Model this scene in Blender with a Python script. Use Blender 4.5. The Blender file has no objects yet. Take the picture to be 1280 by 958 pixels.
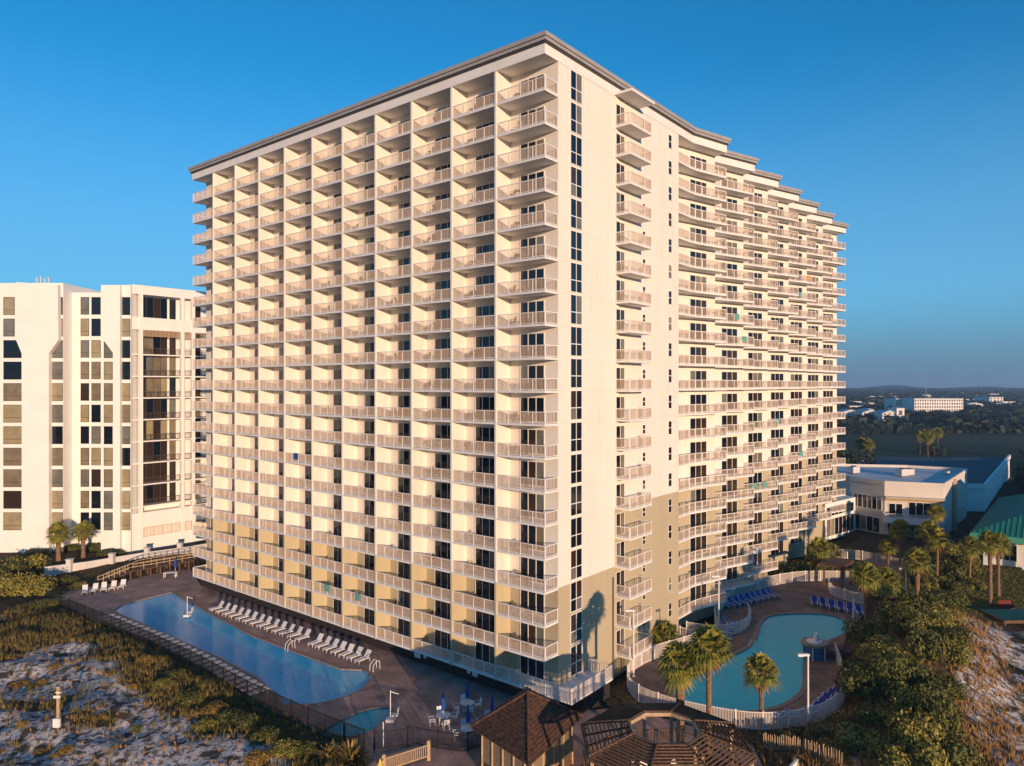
import bpy, bmesh, math, random
import numpy as np
from mathutils import Vector, Matrix
R = math.radians
rnd = random.Random(7)
C = bpy.context.scene.collection
scn = bpy.context.scene

# ------------------------------------------------------------------ camera, sky, sun, exposure
H = 28.5                       # eye height above the pool decks
F = 895.0                      # focal length in photo pixels (1280 wide)
cam = bpy.data.objects.new('camera', bpy.data.cameras.new('camera')); C.objects.link(cam)
cam.location = (0, 0, H); cam.rotation_euler = (R(90), 0, 0)
cam.data.sensor_width = 36; cam.data.lens = F / 1280 * 36
cam.data.shift_y = 1.0 / 1280
cam.data.clip_start = 0.5; cam.data.clip_end = 30000
scn.camera = cam

SUN_AZ, SUN_EL = 23.0, 6.5     # degrees: to the right of straight behind the camera, above horizon
world = bpy.data.worlds.new('World'); scn.world = world; world.use_nodes = True
wn, wl = world.node_tree.nodes, world.node_tree.links
wn.clear()
sky = wn.new('ShaderNodeTexSky'); sky.sky_type = 'NISHITA'; sky.sun_disc = False
sky.sun_elevation = R(SUN_EL); sky.sun_rotation = R(180 - SUN_AZ)
sky.altitude = 0; sky.air_density = 0.85; sky.dust_density = 0.0; sky.ozone_density = 5.5
tc = wn.new('ShaderNodeTexCoord'); sp = wn.new('ShaderNodeSeparateXYZ'); cb = wn.new('ShaderNodeCombineXYZ')
mx = wn.new('ShaderNodeMath'); mx.operation = 'MAXIMUM'; mx.inputs[1].default_value = 0.004
bg = wn.new('ShaderNodeBackground'); bg.inputs['Strength'].default_value = 0.145
wo = wn.new('ShaderNodeOutputWorld')
wl.new(tc.outputs['Generated'], sp.inputs[0]); wl.new(sp.outputs['X'], cb.inputs['X']); wl.new(sp.outputs['Y'], cb.inputs['Y'])
wl.new(sp.outputs['Z'], mx.inputs[0]); wl.new(mx.outputs[0], cb.inputs['Z'])
wl.new(cb.outputs[0], sky.inputs['Vector']); 
tint = wn.new('ShaderNodeMix'); tint.data_type = 'RGBA'; tint.blend_type = 'MULTIPLY'; tint.inputs['Factor'].default_value = 1.0
tint.inputs['B'].default_value = (0.58, 1.68, 1.38, 1)     # colour grade of the air on that morning
wl.new(sky.outputs[0], tint.inputs['A']); 
hz1 = wn.new('ShaderNodeMapRange'); hz1.interpolation_type = 'SMOOTHSTEP'; hz1.inputs[1].default_value = 0.13; hz1.inputs[2].default_value = 0.0; hz1.inputs[3].default_value = 0.0; hz1.inputs[4].default_value = 0.82
hmix = wn.new('ShaderNodeMix'); hmix.data_type = 'RGBA'; hmix.inputs['B'].default_value = (0.80, 1.20, 1.95, 1)   # dusky haze bank low in the sky
wl.new(sp.outputs['Z'], hz1.inputs[0]); wl.new(hz1.outputs[0], hmix.inputs['Factor'])
hz2 = wn.new('ShaderNodeMapRange'); hz2.interpolation_type = 'SMOOTHSTEP'; hz2.inputs[1].default_value = 0.42; hz2.inputs[2].default_value = 0.10; hz2.inputs[3].default_value = 0.0; hz2.inputs[4].default_value = 0.62
hm2 = wn.new('ShaderNodeMix'); hm2.data_type = 'RGBA'; hm2.inputs['B'].default_value = (1.20, 2.55, 4.1, 1)
wl.new(sp.outputs['Z'], hz2.inputs[0]); wl.new(hz2.outputs[0], hm2.inputs['Factor']); wl.new(tint.outputs['Result'], hm2.inputs['A']); wl.new(hm2.outputs['Result'], hmix.inputs['A']); wl.new(hmix.outputs['Result'], bg.inputs['Color']); wl.new(bg.outputs[0], wo.inputs['Surface'])

sun = bpy.data.objects.new('sun', bpy.data.lights.new('sun', 'SUN')); C.objects.link(sun)
sun.data.energy = 4.5; sun.data.angle = R(0.6); sun.data.color = (1.0, 0.68, 0.43)
sd = Vector((math.sin(R(SUN_AZ)) * math.cos(R(SUN_EL)), -math.cos(R(SUN_AZ)) * math.cos(R(SUN_EL)), math.sin(R(SUN_EL))))
sun.rotation_euler = sd.to_track_quat('Z', 'Y').to_euler(); sun.location = (60, -60, 90)
scn.view_settings.view_transform = 'Standard'; scn.view_settings.look = 'None'
scn.view_settings.exposure = 0.22; scn.view_settings.gamma = 1; scn.view_settings.use_curve_mapping = False
scn.render.resolution_x = 1024; scn.render.resolution_y = 766
scn.render.engine = 'CYCLES'

# ------------------------------------------------------------------ helpers
def G(px, py, z=0.0):
    """point of the plane z that the photo shows at (px, py)"""
    Y = (H - z) * F / (py - 480.0)
    return ((px - 640.0) / F * Y, Y)

def unproj(px, Y):
    return (px - 640.0) / F * Y

def nrm(v):
    l = math.hypot(v[0], v[1]); return (v[0] / l, v[1] / l)

class MB:
    def __init__(s): s.v = []; s.f = []; s.m = []
    def add(s, vs, fs, mi=0):
        b = len(s.v); s.v.extend(vs)
        for f in fs: s.f.append([b + i for i in f]); s.m.append(mi)
    def box(s, x0, x1, y0, y1, z0, z1, mi=0):
        s.add([(x0,y0,z0),(x1,y0,z0),(x1,y1,z0),(x0,y1,z0),(x0,y0,z1),(x1,y0,z1),(x1,y1,z1),(x0,y1,z1)],
              [(0,3,2,1),(4,5,6,7),(0,1,5,4),(1,2,6,5),(2,3,7,6),(3,0,4,7)], mi)
    def bar(s, p, q, w, h, mi=0, up=(0,0,1)):
        """box beam from p to q: width w sideways, height h along up, centred"""
        p = Vector(p); q = Vector(q); d = (q - p)
        if d.length < 1e-6: return
        d.normalize(); u = Vector(up)
        sdir = d.cross(u)
        if sdir.length < 1e-4: sdir = d.cross(Vector((1,0,0)))
        sdir.normalize(); u = sdir.cross(d).normalized()
        a = sdir * w / 2; b = u * h / 2
        vs = [p-a-b, p+a-b, p+a+b, p-a+b, q-a-b, q+a-b, q+a+b, q-a+b]
        s.add([tuple(v) for v in vs], [(0,1,2,3),(7,6,5,4),(0,4,5,1),(1,5,6,2),(2,6,7,3),(3,7,4,0)], mi)
    def wallseg(s, p, q, t, z0, z1, mi=0):
        s.bar((p[0],p[1],(z0+z1)/2), (q[0],q[1],(z0+z1)/2), t, z1 - z0, mi)
    def prism(s, poly, z0, z1, mi=0, mt=None):
        n = len(poly)
        s.add([(x,y,z0) for x,y in poly] + [(x,y,z1) for x,y in poly], [], mi)
        b = len(s.v) - 2*n
        for i in range(n):
            j = (i+1) % n
            s.f.append([b+i, b+j, b+n+j, b+n+i]); s.m.append(mi)
        s.f.append([b+n+i for i in range(n)]); s.m.append(mi if mt is None else mt)
        s.f.append([b+i for i in reversed(range(n))]); s.m.append(mi)
    def tube(s, p, q, r0, r1, n=8, mi=0, cap=True):
        p = Vector(p); q = Vector(q); d = (q-p).normalized()
        a = d.orthogonal().normalized(); c = d.cross(a)
        vs = []
        for P, r in ((p, r0), (q, r1)):
            for i in range(n):
                t = 2*math.pi*i/n
                vs.append(tuple(P + (a*math.cos(t) + c*math.sin(t))*r))
        fs = [(i, (i+1)%n, n+(i+1)%n, n+i) for i in range(n)]
        if cap: fs += [tuple(range(n, 2*n)), tuple(reversed(range(n)))]
        s.add(vs, fs, mi)
    def cone(s, c, r, z0, z1, n=8, mi=0):
        s.tube((c[0],c[1],z0), (c[0],c[1],z1), r, 0.02, n, mi)
    def build(s, name, mats, parent=None, smooth=False, fix=True):
        me = bpy.data.meshes.new(name)
        me.from_pydata(s.v, [], s.f)
        if not isinstance(mats, (list, tuple)): mats = [mats]
        for m in mats: me.materials.append(m)
        me.polygons.foreach_set('material_index', s.m)
        if smooth: me.polygons.foreach_set('use_smooth', [True]*len(s.f))
        me.update()
        if fix and len(s.f) < 20000:
            bm = bmesh.new(); bm.from_mesh(me); bmesh.ops.recalc_face_normals(bm, faces=bm.faces); bm.to_mesh(me); bm.free()
        o = bpy.data.objects.new(name, me); C.objects.link(o)
        if parent: o.parent = parent
        return o

def tag(o, label=None, cat=None, group=None, kind=None):
    if label: o['label'] = label
    if cat: o['category'] = cat
    if group: o['group'] = group
    if kind: o['kind'] = kind
    return o
def empty(name, loc, rz=0, label=None, cat=None, group=None):
    o = bpy.data.objects.new(name, None); C.objects.link(o); o.empty_display_size = 0.3
    o.location = loc; o.rotation_euler = (0, 0, rz)
    return tag(o, label, cat, group)
def kids(o): return [c for c in bpy.data.objects if c.parent == o]
CH = {}
def copy_tree(o, parent=None, ch=None):
    c = o.copy(); C.objects.link(c); c.parent = parent
    if o.name not in CH: CH[o.name] = [k for k in bpy.data.objects if k.parent == o]
    for k in CH[o.name]: copy_tree(k, c)
    return c
class Kind:
    """first place() uses the prototype itself, later ones copy it"""
    def __init__(s, proto): s.p = proto; s.used = False; s.sc = proto.scale.copy()
    def place(s, loc, rz, label, group=None, cat=None, scale=1.0):
        if not s.used: o = s.p; s.used = True
        else: o = copy_tree(s.p)
        o.location = loc; o.rotation_euler = (0, 0, rz); o.scale = (scale,)*3 if not isinstance(scale, tuple) else scale
        o['label'] = label
        if group: o['group'] = group
        if cat: o['category'] = cat
        return o
ORD = ['first','second','third','fourth','fifth','sixth','seventh','eighth','ninth','tenth','eleventh','twelfth','thirteenth',
       'fourteenth','fifteenth','sixteenth','seventeenth','eighteenth','nineteenth','twentieth','twenty-first','twenty-second',
       'twenty-third','twenty-fourth','twenty-fifth','twenty-sixth','twenty-seventh','twenty-eighth','twenty-ninth','thirtieth']

def mat(name, col, rough=0.8, spec=0.3, metal=0.0, var=0.0, vscale=1.0, col2=None, bump=0.0, bscale=20.0, island=False, coords='Object'):
    m = bpy.data.materials.new(name); m.use_nodes = True
    nt = m.node_tree; n = nt.nodes; l = nt.links
    b = n['Principled BSDF']
    b.inputs['Base Color'].default_value = (*col, 1); b.inputs['Roughness'].default_value = rough
    b.inputs['Specular IOR Level'].default_value = spec; b.inputs['Metallic'].default_value = metal
    t = n.new('ShaderNodeTexCoord')
    if col2 is not None or var > 0:
        c2 = col2 if col2 is not None else tuple(c*(1-var) for c in col)
        r = n.new('ShaderNodeMix'); r.data_type = 'RGBA'
        r.inputs['A'].default_value = (*col, 1); r.inputs['B'].default_value = (*c2, 1)
        if island:
            g = n.new('ShaderNodeNewGeometry'); l.new(g.outputs['Random Per Island'], r.inputs['Factor'])
        else:
            tx = n.new('ShaderNodeTexNoise'); tx.inputs['Scale'].default_value = vscale; tx.inputs['Detail'].default_value = 5
            mr = n.new('ShaderNodeMapRange'); mr.inputs[1].default_value = 0.35; mr.inputs[2].default_value = 0.65
            l.new(t.outputs[coords], tx.inputs['Vector']); l.new(tx.outputs[0], mr.inputs[0]); l.new(mr.outputs[0], r.inputs['Factor'])
        l.new(r.outputs['Result'], b.inputs['Base Color'])
    if bump > 0:
        tx = n.new('ShaderNodeTexNoise'); tx.inputs['Scale'].default_value = bscale; tx.inputs['Detail'].default_value = 4
        bp = n.new('ShaderNodeBump'); bp.inputs['Strength'].default_value = bump; bp.inputs['Distance'].default_value = 0.05
        l.new(t.outputs[coords], tx.inputs['Vector']); l.new(tx.outputs[0], bp.inputs['Height']); l.new(bp.outputs[0], b.inputs['Normal'])
    return m

M = {}
M['white'] = mat('white_paint', (0.80,0.77,0.74), 0.6, var=0.08, vscale=0.7)
M['rail'] = mat('rail_paint', (0.74,0.66,0.60), 0.5)
M['roof'] = mat('grey_roof_metal', (0.36,0.34,0.33), 0.45, 0.5, var=0.12, vscale=0.8)
M['roofdark'] = mat('dark_reveal', (0.06,0.06,0.065), 0.6)
M['flatroof'] = mat('roof_membrane', (0.62,0.62,0.64), 0.8, var=0.2, vscale=0.3)
M['under'] = mat('undercroft_shade', (0.030,0.025,0.024), 0.8)  # near black: shade under the terrace put into the colour
M['picket'] = mat('picket_paint', (0.60,0.47,0.36), 0.6)
M['frame'] = mat('window_frame_white', (0.78,0.75,0.72), 0.5)
def glass(name, c, rough=0.04, var=0.0):
    m = mat(name, c, rough, 0.6, var=var, vscale=0.6); m.node_tree.nodes['Principled BSDF'].inputs['IOR'].default_value = 1.5
    return m
M['glass'] = glass('dark_glass', (0.006,0.009,0.016))
M['glassb'] = glass('brown_glass', (0.035,0.022,0.015), 0.08)
M['curtain'] = glass('curtained_glass', (0.22,0.18,0.12), 0.12, 0.3)
M['curtain2'] = glass('tan_blind_glass', (0.33,0.28,0.17), 0.15, 0.25)
M['curtain3'] = glass('grey_blind_glass', (0.17,0.17,0.15), 0.1, 0.3)
M['wood'] = mat('weathered_wood', (0.17,0.095,0.055), 0.8, col2=(0.085,0.05,0.032), vscale=6)
M['woodpale'] = mat('pale_timber', (0.50,0.36,0.22), 0.8, col2=(0.36,0.25,0.15), vscale=5)
M['tile'] = mat('brown_shingle', (0.13,0.065,0.04), 0.85, col2=(0.055,0.03,0.022), vscale=3.5, bump=0.6, bscale=9)
M['black'] = mat('black_metal', (0.012,0.012,0.013), 0.5)
M['plastic'] = mat('white_resin', (0.72,0.70,0.68), 0.45)
M['blue'] = mat('blue_sling', (0.02,0.045,0.30), 0.7)
M['bluestripe'] = mat('white_stripe', (0.65,0.66,0.72), 0.7)
M['navy'] = mat('blue_canvas', (0.015,0.07,0.33), 0.8)
M['teal'] = mat('teal_cloth', (0.10,0.34,0.30), 0.9)
M['red'] = mat('red_cloth', (0.16,0.03,0.025), 0.9)
M['yellow'] = mat('yellow_canvas', (0.75,0.55,0.05), 0.8)
M['orangec'] = mat('orange_cloth', (0.65,0.30,0.08), 0.9)
M['concrete'] = mat('stucco_retaining', (0.62,0.60,0.58), 0.9, var=0.15, vscale=0.5)
M['trunk'] = mat('palm_trunk', (0.28,0.17,0.10), 0.95, col2=(0.13,0.085,0.055), vscale=5, bump=1.0, bscale=14)
M['bark'] = mat('bark', (0.12,0.085,0.06), 0.95, var=0.4, vscale=4)
def leafmat(name, a, b):
    m = mat(name, a, 0.6, 0.25, col2=b, island=True)
    m.node_tree.nodes['Principled BSDF'].inputs['Subsurface Weight'].default_value = 0.0
    return m
M['palm'] = leafmat('palm_frond', (0.09,0.13,0.02), (0.33,0.27,0.05))
M['palmdead'] = leafmat('dead_frond', (0.30,0.17,0.06), (0.16,0.09,0.04))
M['shrubd'] = leafmat('shrub_leaf_dark', (0.030,0.048,0.013), (0.17,0.16,0.036))
M['shrubg'] = leafmat('shrub_leaf_olive', (0.08,0.10,0.02), (0.34,0.27,0.055))
M['shrubo'] = leafmat('shrub_leaf_golden', (0.16,0.11,0.025), (0.34,0.20,0.05))
M['treed'] = leafmat('tree_leaf', (0.016,0.030,0.016), (0.042,0.055,0.024))
M['grassg'] = leafmat('dune_grass_green', (0.085,0.08,0.022), (0.26,0.19,0.055))
M['grasso'] = leafmat('dune_grass_straw', (0.30,0.16,0.05), (0.46,0.27,0.10))

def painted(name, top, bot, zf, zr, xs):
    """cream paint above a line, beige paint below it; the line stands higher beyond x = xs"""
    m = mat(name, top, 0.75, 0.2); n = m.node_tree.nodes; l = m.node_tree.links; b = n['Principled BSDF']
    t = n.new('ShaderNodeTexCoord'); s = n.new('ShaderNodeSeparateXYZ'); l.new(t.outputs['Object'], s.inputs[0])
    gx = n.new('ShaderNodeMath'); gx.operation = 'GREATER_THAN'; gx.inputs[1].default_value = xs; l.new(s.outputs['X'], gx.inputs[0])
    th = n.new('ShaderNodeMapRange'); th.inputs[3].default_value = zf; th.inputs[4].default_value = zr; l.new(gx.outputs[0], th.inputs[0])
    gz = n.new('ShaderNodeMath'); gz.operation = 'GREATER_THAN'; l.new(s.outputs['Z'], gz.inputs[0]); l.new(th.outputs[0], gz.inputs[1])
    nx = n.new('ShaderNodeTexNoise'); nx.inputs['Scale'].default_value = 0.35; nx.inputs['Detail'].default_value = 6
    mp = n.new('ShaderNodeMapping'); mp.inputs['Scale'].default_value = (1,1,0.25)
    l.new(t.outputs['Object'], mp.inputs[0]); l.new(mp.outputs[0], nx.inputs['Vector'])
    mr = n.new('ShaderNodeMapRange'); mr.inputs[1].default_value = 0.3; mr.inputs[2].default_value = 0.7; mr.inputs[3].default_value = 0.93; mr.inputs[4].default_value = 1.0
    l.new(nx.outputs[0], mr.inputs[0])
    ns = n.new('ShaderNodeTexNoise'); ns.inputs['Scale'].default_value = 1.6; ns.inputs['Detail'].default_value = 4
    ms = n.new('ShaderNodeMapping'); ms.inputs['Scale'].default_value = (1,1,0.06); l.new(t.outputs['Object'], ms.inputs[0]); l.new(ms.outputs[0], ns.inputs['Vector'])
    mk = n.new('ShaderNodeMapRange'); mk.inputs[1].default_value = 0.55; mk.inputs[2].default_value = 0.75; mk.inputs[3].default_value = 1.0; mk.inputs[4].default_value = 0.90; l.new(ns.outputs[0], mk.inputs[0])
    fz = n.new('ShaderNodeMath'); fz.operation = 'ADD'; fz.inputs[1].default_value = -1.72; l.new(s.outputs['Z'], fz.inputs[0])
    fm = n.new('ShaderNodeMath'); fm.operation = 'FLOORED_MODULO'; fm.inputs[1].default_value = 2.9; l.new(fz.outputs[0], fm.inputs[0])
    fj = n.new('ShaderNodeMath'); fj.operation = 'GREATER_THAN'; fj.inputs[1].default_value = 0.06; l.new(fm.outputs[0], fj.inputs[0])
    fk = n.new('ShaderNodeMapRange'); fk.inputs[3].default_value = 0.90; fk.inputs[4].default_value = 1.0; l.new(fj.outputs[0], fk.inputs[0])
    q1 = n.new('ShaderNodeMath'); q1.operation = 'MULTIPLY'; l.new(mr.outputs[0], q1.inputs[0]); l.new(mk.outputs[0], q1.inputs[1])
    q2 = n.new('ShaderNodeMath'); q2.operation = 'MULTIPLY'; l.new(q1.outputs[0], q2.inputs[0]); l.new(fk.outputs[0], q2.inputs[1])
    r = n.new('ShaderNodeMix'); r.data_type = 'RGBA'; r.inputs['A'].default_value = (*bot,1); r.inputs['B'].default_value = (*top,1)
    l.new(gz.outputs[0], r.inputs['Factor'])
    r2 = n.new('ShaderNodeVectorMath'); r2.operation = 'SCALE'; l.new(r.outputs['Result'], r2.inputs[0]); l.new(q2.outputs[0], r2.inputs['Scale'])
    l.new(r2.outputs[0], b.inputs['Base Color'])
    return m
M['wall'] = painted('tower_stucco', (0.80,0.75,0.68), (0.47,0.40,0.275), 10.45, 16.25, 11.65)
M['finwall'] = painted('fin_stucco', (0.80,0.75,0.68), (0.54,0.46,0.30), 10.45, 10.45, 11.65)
M['condo'] = mat('condo_stucco', (0.82,0.80,0.76), 0.8, var=0.06, vscale=0.3)

# ------------------------------------------------------------------ building frame
TH = R(51.02)
DR = (math.cos(TH), math.sin(TH)); DL = (-math.sin(TH), math.cos(TH))
C0 = (2.82, 61.65)
def W(x, y):      # building-local -> world
    return (C0[0] + DR[0]*x + DL[0]*y, C0[1] + DR[1]*x + DL[1]*y)
Z0, FH = 1.8, 2.9
def zf(i): return Z0 + FH*i
ZR = zf(19)
ua = R(-17.7); u = (math.cos(ua), math.sin(ua)); v = (-math.sin(ua), math.cos(ua))
def add2(p, q, k=1.0): return (p[0]+q[0]*k, p[1]+q[1]*k)
F1 = (35.5, -1.64); Ls, St = 9.4, 3.2
Fk = [F1]
for k in range(6): Fk.append(add2(add2(Fk[-1], u, Ls), v, St))
E = (25.7, 0.0); K = (29.5, 0.0)
K2 = (29.2, 1.8)
Fp = [add2(f, v, 1.8) for f in Fk]

# ------------------------------------------------------------------ ground
deck1_px = [(48,752),(92,737),(150,728),(200,716),(238,712)]
deck1 = [G(*p) for p in deck1_px] + [W(1.2,61), W(1.2,-1), W(8,-6.5)]
deck1 += [G(800,890), G(940,930), (17.5,41), (-8,41)] + [G(*p) for p in [(455,938),(375,903),(312,873),(250,838),(180,803),(110,773)]]
deck2_px = [(862,806),(897,790),(893,772),(905,757),(935,738),(985,725),(1040,722),(1085,735),(1085,765),(1062,785),(1052,815),(1050,838),(1058,868),(1040,893),(1000,908),(950,912),(900,906),(838,892),(805,878),(788,858),(788,838),(812,824)]
deck2 = [G(*p) for p in deck2_px]
pool1 = [G(*p) for p in [(141,763),(152,756),(175,750),(215,740),(258,764),(317,795),(370,815),(427,836),(455,837),(465,843),(463,853),(452,864),(430,873),(397,881),(352,883),(345,871),(320,848),(270,822),(225,802),(180,782),(150,769)]]
spa = [G(*p) for p in [(407,912),(422,902),(440,893),(462,886),(482,884),(493,888),(488,897),(470,911),(448,921),(425,921),(410,917)]]
def smooth_loop(pts, n=3):
    out = []
    N = len(pts)
    for i in range(N):
        p0,p1,p2,p3 = pts[i-1],pts[i],pts[(i+1)%N],pts[(i+2)%N]
        for k in range(n):
            t = k/n
            out.append(tuple(0.5*((2*p1[j]) + (-p0[j]+p2[j])*t + (2*p0[j]-5*p1[j]+4*p2[j]-p3[j])*t*t + (-p0[j]+3*p1[j]-3*p2[j]+p3[j])*t**3) for j in (0,1)))
    return out
pool2 = smooth_loop([G(*p) for p in [(958,771),(983,767),(1024,767),(1050,772),(1062,781),(1058,792),(1040,800),(1022,812),(1007,830),(1005,861),(983,880),(952,889),(920,891),(888,888),(862,881),(845,873),(838,862),(848,850),(872,843),(890,835),(911,821),(935,808),(944,797),(948,783)]])
spa = smooth_loop(spa)

def in_poly(px, py, poly):
    ins = np.zeros(px.shape, bool); n = len(poly); j = n-1
    for i in range(n):
        xi, yi = poly[i]; xj, yj = poly[j]
        c = ((yi > py) != (yj > py)) & (px < (xj-xi)*(py-yi)/((yj-yi) if abs(yj-yi) > 1e-9 else 1e-9) + xi)
        ins ^= c; j = i
    return ins
def poly_dist(px, py, poly):
    d = np.full(px.shape, 1e9); n = len(poly)
    for i in range(n):
        a = poly[i]; b = poly[(i+1)%n]; vx, vy = b[0]-a[0], b[1]-a[1]; L = vx*vx+vy*vy+1e-9
        t = np.clip(((px-a[0])*vx+(py-a[1])*vy)/L, 0, 1)
        d = np.minimum(d, np.hypot(px-a[0]-t*vx, py-a[1]-t*vy))
    return d
_rs = np.random.RandomState(3); _tab = _rs.rand(256, 256)
def vnoise(x, y):
    xi = np.floor(x).astype(int); yi = np.floor(y).astype(int); fx = x-xi; fy = y-yi
    fx = fx*fx*(3-2*fx); fy = fy*fy*(3-2*fy)
    a = _tab[xi%256, yi%256]; b = _tab[(xi+1)%256, yi%256]; c = _tab[xi%256, (yi+1)%256]; d = _tab[(xi+1)%256, (yi+1)%256]
    return (a*(1-fx)+b*fx)*(1-fy)+(c*(1-fx)+d*fx)*fy
body_fp = [(1.0,62.5),(1.0,-1.0),(36,-3.2),(96,-3.2),(96,16),(20,16),(20,62.5)]
body_w = [W(*p) for p in body_fp]
def terrain(x, y):
    x = np.asarray(x, float); y = np.asarray(y, float)
    n1 = vnoise(x/9+5, y/9+3)-0.5; n2 = vnoise(x/3.1+20, y/3.1+9)-0.5; n3 = vnoise(x/1.1+50, y/1.1+11)-0.5
    westk = np.clip((-x+5)/30, 0, 1)*np.clip((100-y)/18, 0, 1)
    h = n1*0.35 + n2*0.12 + westk*(n1*0.9+n2*0.6+n3*0.34+0.25)
    # dune bank east of the lagoon pool
    sE = (x-(34.5+(y-60)*0.6))*0.857
    dx = sE/6.5; dy = (y-71)/14.5
    east = 3.8*np.exp(-(np.abs(dx)**2.4 + np.abs(dy)**2.6))
    h = h + east*(1+0.25*n2+0.3*n1) + np.exp(-dx*dx-dy*dy)*(n3*0.5+n2*0.5)
    # low dune at the foot of the camera, right
    h = h + 0.7*np.exp(-((x-24)/7)**2-((y-49)/5)**2)
    # raised bed in front of the white condominium
    h = h + 0.7*np.clip((y-104)/7,0,1)*np.clip((-x-48)/8,0,1)
    # gentle fall behind
    flat = np.full(x.shape, 1e9)
    for p in (deck1, deck2, body_w):
        d = poly_dist(x, y, p); d = np.where(in_poly(x, y, p), -d, d); flat = np.minimum(flat, d)
    k = np.clip((flat+0.1)/3.0, 0, 1); k = k*k*(3-2*k)
    k0 = np.clip((flat+0.9)/0.8, 0, 1)
    return h*k - 0.06*(1-k) - 2.2*(1-k0)
GX = np.arange(-125, 150, 0.62); GY = np.arange(34, 215, 0.62)
gx, gy = np.meshgrid(GX, GY); gz = terrain(gx, gy)
edge = np.minimum.reduce([gx-GX[0], GX[-1]-gx, GY[-1]-gy]); gz = np.where(edge < 6, gz*edge/6 - 0.9*(1-edge/6), gz)
def hgt(x, y):
    i = min(max((x-GX[0])/0.62, 0), len(GX)-1.001); j = min(max((y-GY[0])/0.62, 0), len(GY)-1.001)
    i0, j0 = int(i), int(j); fx, fy = i-i0, j-j0
    return float((gz[j0,i0]*(1-fx)+gz[j0,i0+1]*fx)*(1-fy)+(gz[j0+1,i0]*(1-fx)+gz[j0+1,i0+1]*fx)*fy)

def sandmask(x, y):
    x = np.asarray(x, float); y = np.asarray(y, float)
    fx0 = deck1[-1]; 
    west = np.clip((-x-2)/6, 0, 1)*np.clip((97-y)/6, 0, 1)
    nn = vnoise(x/4.3+8, y/4.3+2); n2 = vnoise(x/1.3+3, y/1.3+40)
    # scrub belt that runs beside the pool fence
    dd = poly_dist(x, y, [G(48,752), G(180,803), G(312,873), G(375,903), G(455,938)][::1] + [G(375,903), G(312,873), G(180,803)])
    belt = np.clip((dd-4.5+4*(nn-0.5))/2.5, 0, 1)
    far = np.clip((77.5-y+6*(nn-0.5))/3, 0, 1)
    w = west*belt*np.maximum(far, np.clip((y-84)/3,0,1)*np.clip((-x-54)/4,0,1))*np.clip((nn-0.05)*4+ (n2-0.35)*1.2, 0, 1)
    # east bank: sand down the right side of the dune
    sE = (x-(34.5+(y-60)*0.6))*0.857
    e = np.clip((sE-2.4+2.5*(nn-0.5))/1.5, 0, 1)*np.clip((19-sE)/5, 0, 1)*np.clip((y-44)/3,0,1)*np.clip((84-y)/5,0,1)
    e2 = np.clip((nn-0.5)*5,0,1)*np.exp(-((x-27)/6)**2-((y-50)/3.5)**2)*1.2
    e = e*np.clip(0.62+(nn-0.3)*1.2+(n2-0.5)*1.3, 0, 1)
    return np.clip(np.maximum(np.maximum(w, e), e2), 0, 1)
def lawnmask(x, y):
    nn = vnoise(np.asarray(x)/5+1, np.asarray(y)/5+7)
    a = np.clip((x-52)/3,0,1)*np.clip((y-84)/3,0,1)*np.clip((112-y)/3,0,1)
    b = np.clip((x-34)/3,0,1)*np.clip((y-106)/3,0,1)*np.clip((128-y)/3,0,1)*np.clip((60-x)/4,0,1)
    return np.clip(np.maximum(a, b)*(0.7+0.6*nn), 0, 1)

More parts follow.
